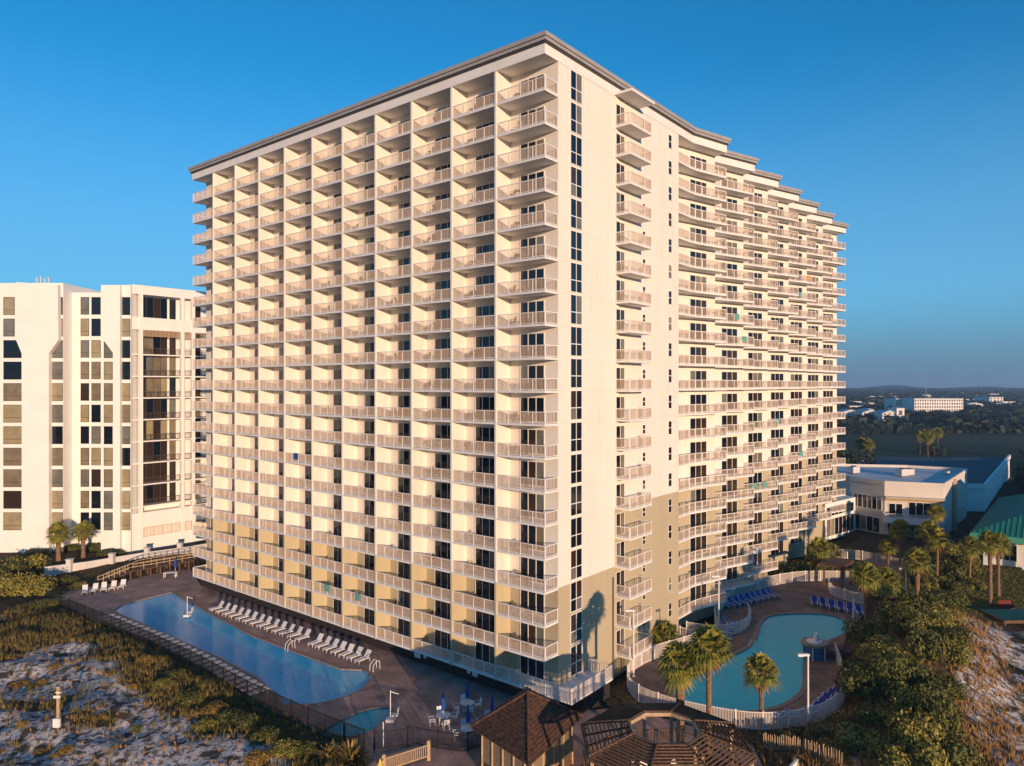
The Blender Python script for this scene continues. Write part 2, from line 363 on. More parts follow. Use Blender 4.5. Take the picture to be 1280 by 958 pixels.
def ground_mat():
    m = bpy.data.materials.new('ground_cover'); m.use_nodes = True
    nt = m.node_tree; n = nt.nodes; l = nt.links; b = n['Principled BSDF']; b.inputs['Roughness'].default_value = 0.95; b.inputs['Specular IOR Level'].default_value = 0.1
    a = n.new('ShaderNodeAttribute'); a.attribute_name = 'cover'; s = n.new('ShaderNodeSeparateColor'); l.new(a.outputs['Color'], s.inputs[0])
    t = n.new('ShaderNodeTexCoord')
    def noise(sc, det=6):
        x = n.new('ShaderNodeTexNoise'); x.inputs['Scale'].default_value = sc; x.inputs['Detail'].default_value = det; l.new(t.outputs['Object'], x.inputs['Vector']); return x
    def mix(f, A, B):
        r = n.new('ShaderNodeMix'); r.data_type = 'RGBA'
        for nm, val in (('A',A),('B',B)):
            if isinstance(val, tuple): r.inputs[nm].default_value = (*val,1)
            else: l.new(val, r.inputs[nm])
        l.new(f, r.inputs['Factor']); return r.outputs['Result']
    def ramp(x, lo, hi):
        r = n.new('ShaderNodeMapRange'); r.inputs[1].default_value = lo; r.inputs[2].default_value = hi; l.new(x, r.inputs[0]); return r.outputs[0]
    n1 = noise(0.35); n2 = noise(2.4); n3 = noise(9.0)
    soil = mix(ramp(n2.outputs[0],0.4,0.62), (0.045,0.034,0.022), (0.10,0.075,0.04))
    lawn = mix(ramp(n1.outputs[0],0.35,0.65), (0.06,0.09,0.018), (0.13,0.15,0.035))
    sand0 = mix(ramp(n3.outputs[0],0.38,0.66), (0.72,0.70,0.70), (0.42,0.36,0.32))
    n4 = noise(0.9, 8)
    sand = mix(ramp(n2.outputs[0],0.50,0.60), sand0, (0.20,0.16,0.13))
    sand = mix(ramp(n4.outputs[0],0.52,0.60), sand, (0.085,0.07,0.055))
    c = mix(s.outputs['Green'], soil, lawn)
    ad = n.new('ShaderNodeMath'); ad.operation = 'ADD'; l.new(s.outputs['Red'], ad.inputs[0])
    mm = n.new('ShaderNodeMapRange'); mm.inputs[3].default_value = -0.35; mm.inputs[4].default_value = 0.35; l.new(n2.outputs[0], mm.inputs[0]); l.new(mm.outputs[0], ad.inputs[1])
    sm = ramp(ad.outputs[0], 0.35, 0.6)
    c = mix(sm, c, sand)
    l.new(c, b.inputs['Base Color'])
    bp = n.new('ShaderNodeBump'); bp.inputs['Strength'].default_value = 0.9; bp.inputs['Distance'].default_value = 0.12
    ad2 = n.new('ShaderNodeMath'); ad2.operation = 'ADD'; l.new(n2.outputs[0], ad2.inputs[0]); l.new(n3.outputs[0], ad2.inputs[1])
    l.new(ad2.outputs[0], bp.inputs['Height']); l.new(bp.outputs[0], b.inputs['Normal'])
    return m
M['ground'] = ground_mat()
def make_terrain():
    ny, nx = gx.shape
    vs = np.stack([gx.ravel(), gy.ravel(), gz.ravel()], 1)
    idx = np.arange(nx*ny).reshape(ny, nx)
    fs = np.stack([idx[:-1,:-1].ravel(), idx[:-1,1:].ravel(), idx[1:,1:].ravel(), idx[1:,:-1].ravel()], 1)
    me = bpy.data.meshes.new('ground'); me.from_pydata(vs.tolist(), [], fs.tolist())
    me.polygons.foreach_set('use_smooth', [True]*len(fs))
    at = me.attributes.new('cover', 'FLOAT_COLOR', 'POINT')
    S = sandmask(gx, gy).ravel(); Lw = lawnmask(gx, gy).ravel()
    col = np.zeros((nx*ny, 4), np.float32); col[:,0] = S; col[:,1] = Lw; col[:,3] = 1
    at.data.foreach_set('color', col.ravel())
    me.materials.append(M['ground'])
    o = bpy.data.objects.new('ground', me); C.objects.link(o); tag(o, kind='structure')
make_terrain()
farm = mat('far_ground', (0.035,0.045,0.02), 0.95, 0.1, col2=(0.075,0.075,0.035), vscale=0.012)
mb = MB(); RR = 3600
mb.add([(RR*math.cos(2*math.pi*i/96), RR*math.sin(2*math.pi*i/96), -1.0) for i in range(96)], [tuple(range(96))])
# sheet hole-free; the near terrain sits above it
tag(mb.build('land', farm), kind='structure')

# decks with pool openings
def flat_with_holes(name, outer, holes, z, m, kind='structure', skirt=0.5):
    bm = bmesh.new(); es = []
    for lp in [outer]+holes:
        vv = [bm.verts.new((p[0], p[1], z)) for p in lp]
        for i in range(len(vv)): es.append(bm.edges.new((vv[i], vv[(i+1)%len(vv)])))
    bmesh.ops.triangle_fill(bm, use_beauty=True, use_dissolve=False, edges=es, normal=(0,0,1))
    for f in bm.faces:
        if f.normal.z < 0: f.normal_flip()
    r = bmesh.ops.extrude_edge_only(bm, edges=[e for e in bm.edges if e.is_boundary])
    for g in r['geom']:
        if isinstance(g, bmesh.types.BMVert): g.co.z -= skirt
    me = bpy.data.meshes.new(name); bm.to_mesh(me); bm.free(); me.materials.append(m)
    o = bpy.data.objects.new(name, me); C.objects.link(o); tag(o, kind=kind); return o
def paver(name, a, b2, c):
    m = bpy.data.materials.new(name); m.use_nodes = True; n = m.node_tree.nodes; l = m.node_tree.links; b = n['Principled BSDF']
    b.inputs['Roughness'].default_value = 0.7; b.inputs['Specular IOR Level'].default_value = 0.25
    t = n.new('ShaderNodeTexCoord'); mp = n.new('ShaderNodeMapping'); mp.inputs['Rotation'].default_value = (0,0,TH)
    br = n.new('ShaderNodeTexBrick'); br.inputs['Scale'].default_value = 2.2; br.inputs['Color1'].default_value = (*a,1); br.inputs['Color2'].default_value = (*b2,1); br.inputs['Mortar'].default_value = (*c,1)
    br.inputs['Mortar Size'].default_value = 0.012
    nx = n.new('ShaderNodeTexNoise'); nx.inputs['Scale'].default_value = 0.45; nx.inputs['Detail'].default_value = 6
    l.new(t.outputs['Object'], mp.inputs[0]); l.new(mp.outputs[0], br.inputs['Vector']); l.new(t.outputs['Object'], nx.inputs['Vector'])
    mr = n.new('ShaderNodeMapRange'); mr.inputs[1].default_value=0.3; mr.inputs[2].default_value=0.7; mr.inputs[3].default_value = 0.6; mr.inputs[4].default_value = 1.3; l.new(nx.outputs[0], mr.inputs[0])
    vm = n.new('ShaderNodeVectorMath'); vm.operation='SCALE'; l.new(br.outputs['Color'], vm.inputs[0]); l.new(mr.outputs[0], vm.inputs['Scale']); l.new(vm.outputs[0], b.inputs['Base Color'])
    return m
M['pave1'] = paver('brick_pavers', (0.46,0.28,0.22), (0.31,0.21,0.19), (0.19,0.15,0.14))
M['pave2'] = paver('dark_pavers', (0.25,0.155,0.12), (0.18,0.12,0.10), (0.11,0.09,0.08))
M['coping'] = mat('pool_coping', (0.30,0.21,0.18), 0.6, var=0.3, vscale=3)
flat_with_holes('pool_deck', deck1, [pool1, spa], 0.02, M['pave1'])
flat_with_holes('pool_deck', deck2, [pool2], 0.02, M['pave2'])
def water(name, poly, z, col, col2, z_sc=0.3, spec=0.35, shallow=None):
    m = mat(name, col, 0.06, spec, col2=col2, vscale=z_sc)
    n = m.node_tree.nodes; l = m.node_tree.links; b = n['Principled BSDF']; b.inputs['IOR'].default_value = 1.33
    t = n.new('ShaderNodeTexCoord'); mp = n.new('ShaderNodeMapping'); nx = n.new('ShaderNodeTexNoise'); nx.inputs['Scale'].default_value = 1.6; nx.inputs['Detail'].default_value = 4
    bp = n.new('ShaderNodeBump'); bp.inputs['Strength'].default_value = 0.38; bp.inputs['Distance'].default_value = 0.05
    l.new(t.outputs['Object'], nx.inputs['Vector']); l.new(nx.outputs[0], bp.inputs['Height']); l.new(bp.outputs[0], b.inputs['Normal'])
    if shallow:      # the floor rises towards one end, the water over it is paler
        s = n.new('ShaderNodeSeparateXYZ'); l.new(t.outputs['Object'], s.inputs[0]); k = n.new('ShaderNodeMapRange'); k.interpolation_type = 'SMOOTHSTEP'
        k.inputs[1].default_value = shallow[0]; k.inputs[2].default_value = shallow[1]; k.inputs[4].default_value = 0.75; l.new(s.outputs['X'], k.inputs[0])
        mxn = [q for q in n if q.bl_idname == 'ShaderNodeMix'][0]; l.new(k.outputs[0], mxn.inputs['Factor'])
    nx2 = n.new('ShaderNodeTexNoise'); nx2.inputs['Scale'].default_value = 6.0; nx2.inputs['Detail'].default_value = 3; l.new(t.outputs['Object'], nx2.inputs['Vector'])
    ad = n.new('ShaderNodeMath'); ad.operation = 'MULTIPLY_ADD'; ad.inputs[1].default_value = 0.35; l.new(nx2.outputs[0], ad.inputs[0]); l.new(nx.outputs[0], ad.inputs[2]); l.new(ad.outputs[0], bp.inputs['Height'])
    o = MB(); o.prism(poly, z-0.6, z); tag(o.build(name, m), kind='structure')
water('pool_water', pool1, -0.08, (0.012,0.40,0.74), (0.22,0.58,0.72), 0.12, 0.2, (-23,-13))
water('spa_water', spa, -0.06, (0.02,0.33,0.42), (0.04,0.42,0.52), 0.3, 0.15)
water('lagoon_water', pool2, -0.08, (0.015,0.50,0.62), (0.025,0.55,0.64), 0.1, 0.08)
def coping(name, poly, w=0.35):
    o = MB(); n = len(poly)
    for i in range(n):
        p, q = poly[i], poly[(i+1)%n]
        o.wallseg(p, q, w, -0.1, 0.055)
    tag(o.build(name, M['coping']), kind='structure')
coping('pool_edge', pool1); coping('pool_edge', pool2, 0.45); coping('pool_edge', spa, 0.3)

# ------------------------------------------------------------------ the tower
tower = empty('apartment_tower', (C0[0], C0[1], 0), TH,
    'tall cream balcony tower with grey roof edge and stepped right wing, in the middle', 'building')
outer = [(2,61.1),(2,0),(25.7,0),(25.7,1.8),K2]
for k in range(7):
    outer.append(Fp[k])
    if k < 6: outer.append(add2(Fp[k], v, St))
outer += [add2(Fp[6], v, 12), (20,15), (18,61.1)]
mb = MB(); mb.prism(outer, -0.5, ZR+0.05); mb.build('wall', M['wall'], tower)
mb = MB()
for b_ in range(1, 11):
    y = 5.55*b_
    mb.box(-0.04, 1.998, y-0.1, y+0.1, Z0-0.25, ZR+0.02)
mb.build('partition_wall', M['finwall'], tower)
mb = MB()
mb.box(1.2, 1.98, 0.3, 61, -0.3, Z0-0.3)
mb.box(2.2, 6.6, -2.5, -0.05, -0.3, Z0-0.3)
mb.build('undercroft', M['under'], tower)  # dark boxes stand for the shade below the terrace
# roof: fascia, reveal, cap
def offset(poly, d):
    n = len(poly); out = []
    area = sum(poly[i][0]*poly[(i+1)%n][1]-poly[(i+1)%n][0]*poly[i][1] for i in range(n))
    sg = 1 if area > 0 else -1
    for i in range(n):
        a, b, c = poly[i-1], poly[i], poly[(i+1)%n]
        d1 = nrm((b[0]-a[0], b[1]-a[1])); d2 = nrm((c[0]-b[0], c[1]-b[1]))
        n1 = (d1[1]*sg, -d1[0]*sg); n2 = (d2[1]*sg, -d2[0]*sg)
        k = 1 + n1[0]*n2[0] + n1[1]*n2[1]; k = max(k, 0.35)
        out.append((b[0]+(n1[0]+n2[0])/k*d, b[1]+(n1[1]+n2[1])/k*d))
    return out
rf = [(0,61.1),(0,0),(25.7,0),K]
for k in range(7):
    rf.append(Fk[k])
    if k < 6: rf.append(add2(Fk[k], v, St))
rf += [add2(Fk[6], v, 13.8), (20,15), (18,61.1)]
mb = MB()
mb.prism(offset(rf, 0.03), ZR+0.06, ZR+0.95)
mb.build('roof_fascia', M['white'], tower)
mb = MB(); mb.prism(offset(rf, 0.16), ZR+0.95, ZR+1.12); mb.build('roof_reveal', M['roofdark'], tower)
mb = MB()
mb.prism(offset(rf, 0.30), ZR+1.12, ZR+1.42)
mb.prism(offset(rf, 0.42), ZR+1.42, ZR+1.78)
mb.build('roof', [M['roof']], tower)

def railing(mb, p, q, z, h=1.08, gap=0.13, pw=0.030, post=1.38, base=0.06, pm=0):
    L = math.hypot(q[0]-p[0], q[1]-p[1]); d = ((q[0]-p[0])/L, (q[1]-p[1])/L)
    mb.wallseg(p, q, 0.075, z+h-0.07, z+h); mb.wallseg(p, q, 0.05, z+base, z+base+0.06)
    n = max(1, round(L/post))
    for i in range(n+1):
        t = L*i/n; t = min(max(t, 0.04), L-0.04); x, y = p[0]+d[0]*t, p[1]+d[1]*t
        mb.wallseg((x-d[0]*0.04, y-d[1]*0.04), (x+d[0]*0.04, y+d[1]*0.04), 0.08, z, z+h-0.07)
    k = int(L/gap); w = pw/2
    nx_, ny_ = -d[1], d[0]
    za, zb = z+base+0.06, z+h-0.07
    for i in range(1, k):
        t = L*i/k; x, y = p[0]+d[0]*t, p[1]+d[1]*t
        a = [(x-d[0]*w-nx_*0.015, y-d[1]*w-ny_*0.015), (x+d[0]*w-nx_*0.015, y+d[1]*w-ny_*0.015), (x+d[0]*w+nx_*0.015, y+d[1]*w+ny_*0.015), (x-d[0]*w+nx_*0.015, y-d[1]*w+ny_*0.015)]
        mb.add([(c[0],c[1],za) for c in a]+[(c[0],c[1],zb) for c in a], [(0,1,5,4),(1,2,6,5),(2,3,7,6),(3,0,4,7)], pm)

# balcony shapes, each in its own local frame (tower axes, floor at z = 0)
def bal_left(y0, y1, side0=False, side1=False):
    s = MB(); s.box(0, 1.995, y0, y1, -0.2, 0)
    r = MB(); railing(r, (0.07, y0), (0.07, y1), 0, pm=1)
    if side0: railing(r, (0.11, y0+0.05), (1.99, y0+0.05), 0, pm=1)
    if side1: railing(r, (0.11, y1-0.05), (1.99, y1-0.05), 0, pm=1)
    return s, r
def bal_box():
    s = MB(); s.box(0, 4.4, -1.72, -0.005, -0.2, 0)
    r = MB(); railing(r, (0.05,-1.65), (4.35,-1.65), 0, pm=1); railing(r, (0.06,-1.6), (0.06,-0.02), 0, pm=1); railing(r, (4.34,-1.6), (4.34,-0.02), 0, pm=1)
    return s, r
def inset(p, q, d):   # shift segment to its left by d
    a = nrm((q[0]-p[0], q[1]-p[1])); return (p[0]-a[1]*d, p[1]+a[0]*d), (q[0]-a[1]*d, q[1]+a[0]*d)
def bal_wing(k):
    s = MB(); r = MB()
    f = Fk[k]
    if k == 0:
        o = (E[0]+0.01, 0.0)
        mid = (30.0, -0.12)
        poly = [o, (28.6,0.0), mid, (31.2,-0.42), f, (Fp[0][0]-v[0]*0.01, Fp[0][1]-v[1]*0.01), (K2[0], 1.79), (E[0]+0.01, 1.79)]
        s.prism(poly, -0.2, 0)
        pts = [(o[0], 0.07), (28.6,0.07), (30.0,-0.05), (31.2,-0.35), add2(f, v, 0.07)]
        for a, b in zip(pts[:-1], pts[1:]): railing(r, a, b, 0, pm=1)
        a, b = add2(add2(f, u, -0.07), v, 0.12), add2(add2(f, u, -0.07), v, 1.78); railing(r, a, b, 0, pm=1)
    else:
        st = add2(f, u, -Ls+0.02)
        a, b, c, d = st, f, add2(f, v, 1.79), add2(st, v, 1.79)
        s.prism([a,b,c,d], -0.2, 0)
        railing(r, add2(st, v, 0.07), add2(f, v, 0.07), 0, pm=1)
        railing(r, add2(add2(f, u, -0.07), v, 0.12), add2(add2(f, u, -0.07), v, 1.78), 0, pm=1)
    return s, r

items = []   # (distance, kind key, floor, offset)
shapes = {}
shapes['first'] = bal_left(0.0, 5.445, side0=True)
shapes['mid'] = bal_left(0.105, 5.445)
shapes['last'] = bal_left(0.105, 5.55, side1=True)
shapes['box'] = bal_box()
for k in range(7): shapes['w%d'%k] = bal_wing(k)
def dist(x, y, z):
    w = W(x, y); return math.sqrt(w[0]**2+w[1]**2+(z-H)**2)
for i in range(0, 19):
    for b_ in range(11):
        key = 'first' if b_ == 0 else 'last' if b_ == 10 else 'mid'
        if b_ == 0 and i == 0: continue
        items.append((dist(0, 5.55*b_+2.7, zf(i)), key, i, (0, 5.55*b_)))
    items.append((dist(13, -1, zf(i)), 'box', i, (11.72, 0)))
    for k in range(7):
        if i == 0 and k > 2: continue
        items.append((dist(*add2(Fk[k], u, -4), zf(i)), 'w%d'%k, i, (0, 0)))
items.sort(key=lambda t: t[0])
protos = {}
rest = MB()
for n_, (d_, key, i, off) in enumerate(items):
    s, r = shapes[key]
    if n_ < 100:
        if key not in protos:
            so = s.build('balcony', M['white'], tower); ro = r.build('railing', [M['white'], M['picket']], so)
            protos[key] = (so, ro)
        else:
            so, ro = protos[key]; so = so.copy(); C.objects.link(so); r2 = ro.copy(); C.objects.link(r2); r2.parent = so
        so.location = (off[0], off[1], zf(i))
    else:
        for src in (s, r):
            b0 = len(rest.v)
            rest.v.extend([(x+off[0], y+off[1], z+zf(i)) for x, y, z in src.v])
            rest.f.extend([[a+b0 for a in f] for f in src.f]); rest.m.extend(src.m)
o = rest.build('balcony', [M['white'], M['picket']], tower, fix=False); tag(o, 'farther balconies of the tower', kind='stuff')

# terrace round the near corner
mb = MB()
mb.box(0, 1.99, 0, 5.445, Z0-0.2, Z0); mb.box(0, 6.8, -2.8, -0.002, Z0-0.2, Z0)
to = mb.build('terrace', M['white'], tower)
r = MB()
railing(r, (0.07,5.44), (0.07,-2.73), Z0, 1.15); railing(r, (0.1,-2.73), (6.73,-2.73), Z0, 1.15); railing(r, (6.73,-2.7), (6.73,-0.02), Z0, 1.15)
r.build('railing', M['rail'], to)
# canopy over the box balconies, downpipe
mb = MB(); mb.box(11.6, 16.3, -1.95, -0.05, ZR+0.1, ZR+0.32); mb.build('canopy', M['white'], tower)
mb = MB(); mb.tube((11.2,-0.09,0.4), (11.2,-0.09,9.5), 0.06, 0.06, 6); mb.build('downpipe', M['roofdark'], tower)

# doors and windows: canonical frame in plane y=0 looking along -y
def glazing(n, w, h, weights, transom=None, fw=0.07, seed=0):
    if w < 1: fw = 0.035
    rr = random.Random(seed)
    f = MB(); g = MB()
    f.box(0, w, -0.07, -0.003, h-fw, h); f.box(0, w, -0.07, -0.003, 0, fw)
    for i in range(n+1):
        x = (w-fw)*i/n; f.box(x, x+fw, -0.066, -0.004, fw, h-fw)
    for i in range(n):
        xa = (w-fw)*i/n+fw; xb = (w-fw)*(i+1)/n
        c = rr.choices(range(5), weights)[0]
        if transom:
            f.box(xa, xb, -0.06, -0.005, transom-0.04, transom+0.04)
            g.box(xa, xb, -0.03, -0.006, fw, transom-0.04, c); c2 = rr.choices(range(5), weights)[0] if rr.random()<0.3 else c
            g.box(xa, xb, -0.03, -0.006, transom+0.04, h-fw, c2)
        else: g.box(xa, xb, -0.03, -0.006, fw, h-fw, c)
    return f, g
GM = [M['glass'], M['glassb'], M['curtain'], M['curtain2'], M['curtain3']]
WT = [8, 1.8, 1.6, 0.7, 1.0]
witems = []
for i in range(0, 19):
    for b_ in range(11):
        witems.append((dist(2, 5.55*b_+2.7, zf(i)), 'door', (1.998, 5.55*b_+4.25, zf(i)+0.05), R(-90)))
    witems.append((dist(4.8,0,zf(i)), 'strip', (3.84, -0.002, zf(i)+0.2), 0))
    witems.append((dist(12.5,0,zf(i)), 'side', (11.8, -0.002, zf(i)+0.05), 0))
    witems.append((dist(17,0,zf(i)), 'small', (17.2, -0.002, zf(i)+1.15), 0))
    witems.append((dist(23,0,zf(i)), 'hung', (23.1, -0.002, zf(i)+0.75), 0))
    for k in range(7):
        if i == 0 and k > 4: continue
        p = add2(Fp[k], u, -4.75 if k == 0 else -4.5)
        q = add2(p, v, -0.002)
        rzw = ua
        if k == 0:
            w0 = nrm((Fp[0][0]-K2[0], Fp[0][1]-K2[1])); p = add2(Fp[0], w0, -4.9); q = (p[0]+w0[1]*0.003, p[1]-w0[0]*0.003); rzw = math.atan2(w0[1], w0[0])
        witems.append((dist(p[0],p[1],zf(i)), 'wing', (q[0],q[1],zf(i)+0.05), rzw))
        if k == 0: witems.append((dist(p[0],p[1],zf(i))+0.1, 'wingside', (*add2(add2(Fp[k], u, -5.0), v, -0.002), zf(i)+0.05), ua)) if False else None
spec_ = {'door': (3,2.78,2.25,None,[10,2.2,0.9,0.3,0.7]), 'strip': (2,1.9,2.72,1.12,[8,1.2,0.5,0.6,1.0]), 'side': (2,1.7,2.2,None,[5,1.5,2,1,1]),
         'small': (1,0.6,0.95,0.48,WT), 'hung': (1,0.78,1.5,0.75,[5,1,1,.5,2.5]), 'wing': (3,3.2,2.2,None,[9,2.2,1.4,0.8,1.2])}
names = {'door':'sliding_door','wing':'sliding_door','side':'sliding_door','strip':'window','small':'window','hung':'window'}
NV = 7
GS = {k: [glazing(s[0], s[1], s[2], s[4], s[3], seed=hash_) for hash_ in range(11, 11+NV)] for k, s in spec_.items()}
witems.sort(key=lambda t: t[0])
cnt = {'sliding_door':0,'window':0}; prot = {}; restg = {'sliding_door':(MB(),MB()),'window':(MB(),MB())}
rv = random.Random(5)
for d_, key, loc, rz in witems:
    nm = names[key]; vi = rv.randrange(NV)
    f, g = GS[key][vi]
    if cnt[nm] < 100:
        cnt[nm] += 1
        if (key,vi) not in prot:
            fo = f.build(nm, M['frame'], tower); go = g.build('pane', GM, fo); prot[(key,vi)] = (fo,go)
        else:
            a, b = prot[(key,vi)]; fo = a.copy(); C.objects.link(fo); go = b.copy(); C.objects.link(go); go.parent = fo
        fo.location = loc; fo.rotation_euler = (0,0,rz)
    else:
        c_, s_ = math.cos(rz), math.sin(rz)
        for src, dst, om in ((f, restg[nm][0], 0), (g, restg[nm][0], 1)):
            b0 = len(dst.v)
            dst.v.extend([(x*c_-y*s_+loc[0], x*s_+y*c_+loc[1], z+loc[2]) for x,y,z in src.v])
            dst.f.extend([[a+b0 for a in ff] for ff in src.f]); dst.m.extend([m_+om for m_ in src.m])
for nm, (dst, _) in restg.items():
    if dst.f:
        o = dst.build(nm, [M['frame']]+GM, tower, fix=False); tag(o, kind='stuff')

# ------------------------------------------------------------------ balcony furniture and cloths
def chair_mesh(m):
    c = MB(); c.box(-0.24,0.24,-0.24,0.22,0.40,0.44)
    c.bar((0,0.22,0.42),(0,0.36,0.92),0.48,0.03,up=(0,1,0))
    for sx in (-1,1):
        for sy in (-0.22,0.22): c.box(sx*0.23-0.02,sx*0.23+0.02,sy-0.02,sy+0.02,0,0.40)
        c.box(sx*0.27-0.02,sx*0.27+0.02,-0.22,0.26,0.62,0.65); c.box(sx*0.27-0.02,sx*0.27+0.02,-0.2,-0.16,0.44,0.62)
    return c
def table_mesh():
    c = MB(); c.tube((0,0,0.68),(0,0,0.71),0.42,0.42,14); c.tube((0,0,0.03),(0,0,0.68),0.03,0.03,6)
    for a in range(3): t=a*2.094; c.bar((0,0,0.06),(0.36*math.cos(t),0.36*math.sin(t),0.02),0.05,0.04)
    return c
M['dkchair'] = mat('brown_mesh_chair', (0.10,0.06,0.04), 0.8)
M['tanchair'] = mat('tan_chair', (0.42,0.30,0.19), 0.8)
KC = {}
for nm, m in (('white',M['plastic']),('brown',M['dkchair']),('tan',M['tanchair'])):
    o = chair_mesh(m).build('balcony_chair', m); tag(o, cat='chair'); KC[nm] = Kind(o)
o = table_mesh().build('balcony_table', M['tanchair']); tag(o, cat='table'); KT = Kind(o)
def cloth(m):
    c = MB(); n=8
    for i in range(n):
        x0, x1 = -0.45+0.9*i/n, -0.45+0.9*(i+1)/n
        w0, w1 = 0.02*math.sin(i*1.9), 0.02*math.sin((i+1)*1.9)
        c.add([(x0,-0.06+w0,0.35),(x1,-0.06+w1,0.35),(x1,-0.055+w1,1.11),(x0,-0.055+w0,1.11),(x1,0.06,1.10),(x0,0.06,1.10),(x1,0.07,0.7),(x0,0.07,0.7)],[(0,1,2,3),(3,2,4,5),(5,4,6,7)])
    return c
KW = {}
for nm in ('teal','navy','orangec'):
    o = cloth(M[nm]).build('beach_towel', M[nm], fix=False); tag(o, cat='towel'); KW[nm] = Kind(o)
rv = random.Random(12); nfurn = 0
for i in range(1, 19):
    for b_ in range(0, 7):
        if rv.random() > (0.9 if b_ < 3 else 0.6) or nfurn > 290: continue
        y = 5.55*b_
        kind = rv.choice(['brown','tan','tan','white','brown'])
        where = '%s floor above terrace, %s' % (ORD[i-1], 'corner bay' if b_ == 0 else ORD[b_]+' bay from near corner')
        for j, (dx, dy, a) in enumerate([(1.1,4.6,-1.9),(0.95,2.9,1.2)]):
            if b_ > 3 and j == 1: continue
            p = W(dx+rv.uniform(-.2,.2), y+dy-(0.3 if j==0 else 0)+rv.uniform(-.3,.3))
            KC[kind].place((p[0],p[1],zf(i)), TH+a+rv.uniform(-.5,.5), '%s balcony chair %s, %s' % (kind, 'by partition' if j==0 else 'by door', where), 'chairs on the balconies'); nfurn += 1
        if b_ < 3 and rv.random() < 0.6:
            p = W(1.15, y+3.75)
            KT.place((p[0],p[1],zf(i)), 0, 'small round table, %s' % where, 'tables on the balconies'); nfurn += 1
tw = [('teal',1,4,2.9),('teal',1,5,2.8),('navy',6,6,3.2)]
for nm, i, b_, dy in tw:
    p = W(0.07, 5.55*b_+dy)
    KW[nm].place((p[0],p[1],zf(i)), TH-R(90), '%s towel over the railing, %s floor above terrace, %s bay of left face' % ({'navy':'blue','orangec':'orange'}.get(nm,nm), ORD[i-1], ORD[b_]), 'towels over balcony rails')
for nm, i, k, t in [('teal',4,2,3.0),('teal',4,2,5.0),('teal',7,3,5.0),('teal',12,1,3.5),('teal',5,4,4.0),('orangec',15,4,2.0),('teal',14,4,4.6),('teal',11,1,2.0)]:
    p = add2(add2(Fk[k], u, -t), v, 0.07); p = W(*p)
    KW[nm].place((p[0],p[1],zf(i)), TH+ua, '%s towel on stepped right wing, %s floor above terrace, %s step, %s end' % ({'orangec':'orange'}.get(nm,nm), ORD[i-1], ORD[k], 'left' if t > 4 else 'right'), 'towels over balcony rails')
# ------------------------------------------------------------------ white condominium on the left
def X1(px, Y=118.0): return (px-640)/F*Y
def ZP(py, Y=118.0): return H + (480-py)/F*Y
condo = empty('white_condominium', (X1(80), 118, 0), 0, 'white condominium with bronze window strips and tapering piers, left of the tower', 'building')
ox, oy = X1(80), 118.0
cA = MB()
def loc(poly): return [(x-ox, y-oy) for x, y in poly]
cA.prism(loc([(-96,118),(X1(79),118),(X1(79),134),(-96,134)]), -0.5, ZP(354))
cA.prism(loc([(X1(79)-0.01,120.4),(X1(128)+0.01,120.4),(X1(128)+0.01,133),(X1(79)-0.01,133)]), -0.5, ZP(366,120.4))
Bx0, Bx1 = X1(128), X1(165)
cA.prism(loc([(Bx0,117.6),(Bx1,117.6),(Bx1+0.2,134),(Bx0,134)]), -0.5, ZP(357))
# section C: axis DR from P
P = (Bx1+0.05, 118.0)
def CW(s, t): return (P[0]+DR[0]*s+DL[0]*t, P[1]+DR[1]*s+DL[1]*t)   # t>0 is into the building
cA.prism(loc([CW(0.0,1.8), CW(19,1.8), CW(19,14), CW(0,14)]), -0.5, 44.4)
cA.build('wall', M['condo'], condo)
cp = MB()   # parapet and base of section C
cp.prism(loc([CW(0.02,0), CW(19,0), CW(19,1.79), CW(0.02,1.79)]), 43.4, 44.9)
cp.build('parapet', M['condo'], condo); cp = MB()
cp.prism(loc([CW(0.02,0), CW(19,0), CW(19,1.79), CW(0.02,1.79)]), 37.5, 39.6)
cp.build('spandrel', M['condo'], condo); cp = MB()
cp.prism(loc([CW(0.02,0), CW(19,0), CW(19,1.79), CW(0.02,1.79)]), -0.4, 7.05)
cp.build('podium', M['condo'], condo)
cc = MB()
for s in (1.4, 8.4, 10.3, 18.6):
    cc.prism(loc([CW(s-0.28,-0.12), CW(s+0.28,-0.12), CW(s+0.28,0.5), CW(s-0.28,0.5)]), -0.4, 43.4)
cc.build('column', M['condo'], condo)
fl = [39.6] + [33.35-3.62*j for j in range(8)]
bal = None
for j, z in enumerate([33.35-3.62*j for j in range(8)]):
    s = MB(); s.prism(loc([CW(0.05,0.03), CW(18.9,0.03), CW(18.9,1.78), CW(0.05,1.78)]), z-0.1, z+0.1)
    so = s.build('balcony', M['condo'], condo)
    if z > 7.2:
        rr_ = MB()
        for (a, b) in ((1.75,8.05),(8.75,10.0),(10.6,18.3)):
            p, q = CW(a,0.2), CW(b,0.2); railing(rr_, (p[0]-ox,p[1]-oy), (q[0]-ox,q[1]-oy), z+0.1, 1.05, gap=0.25, pw=0.03)
        rr_.build('railing', M['bark'], so)
gl = MB()
BR = [M['glass'], M['glassb'], M['curtain'], M['curtain2'], M['curtain3']]
rv = random.Random(4)
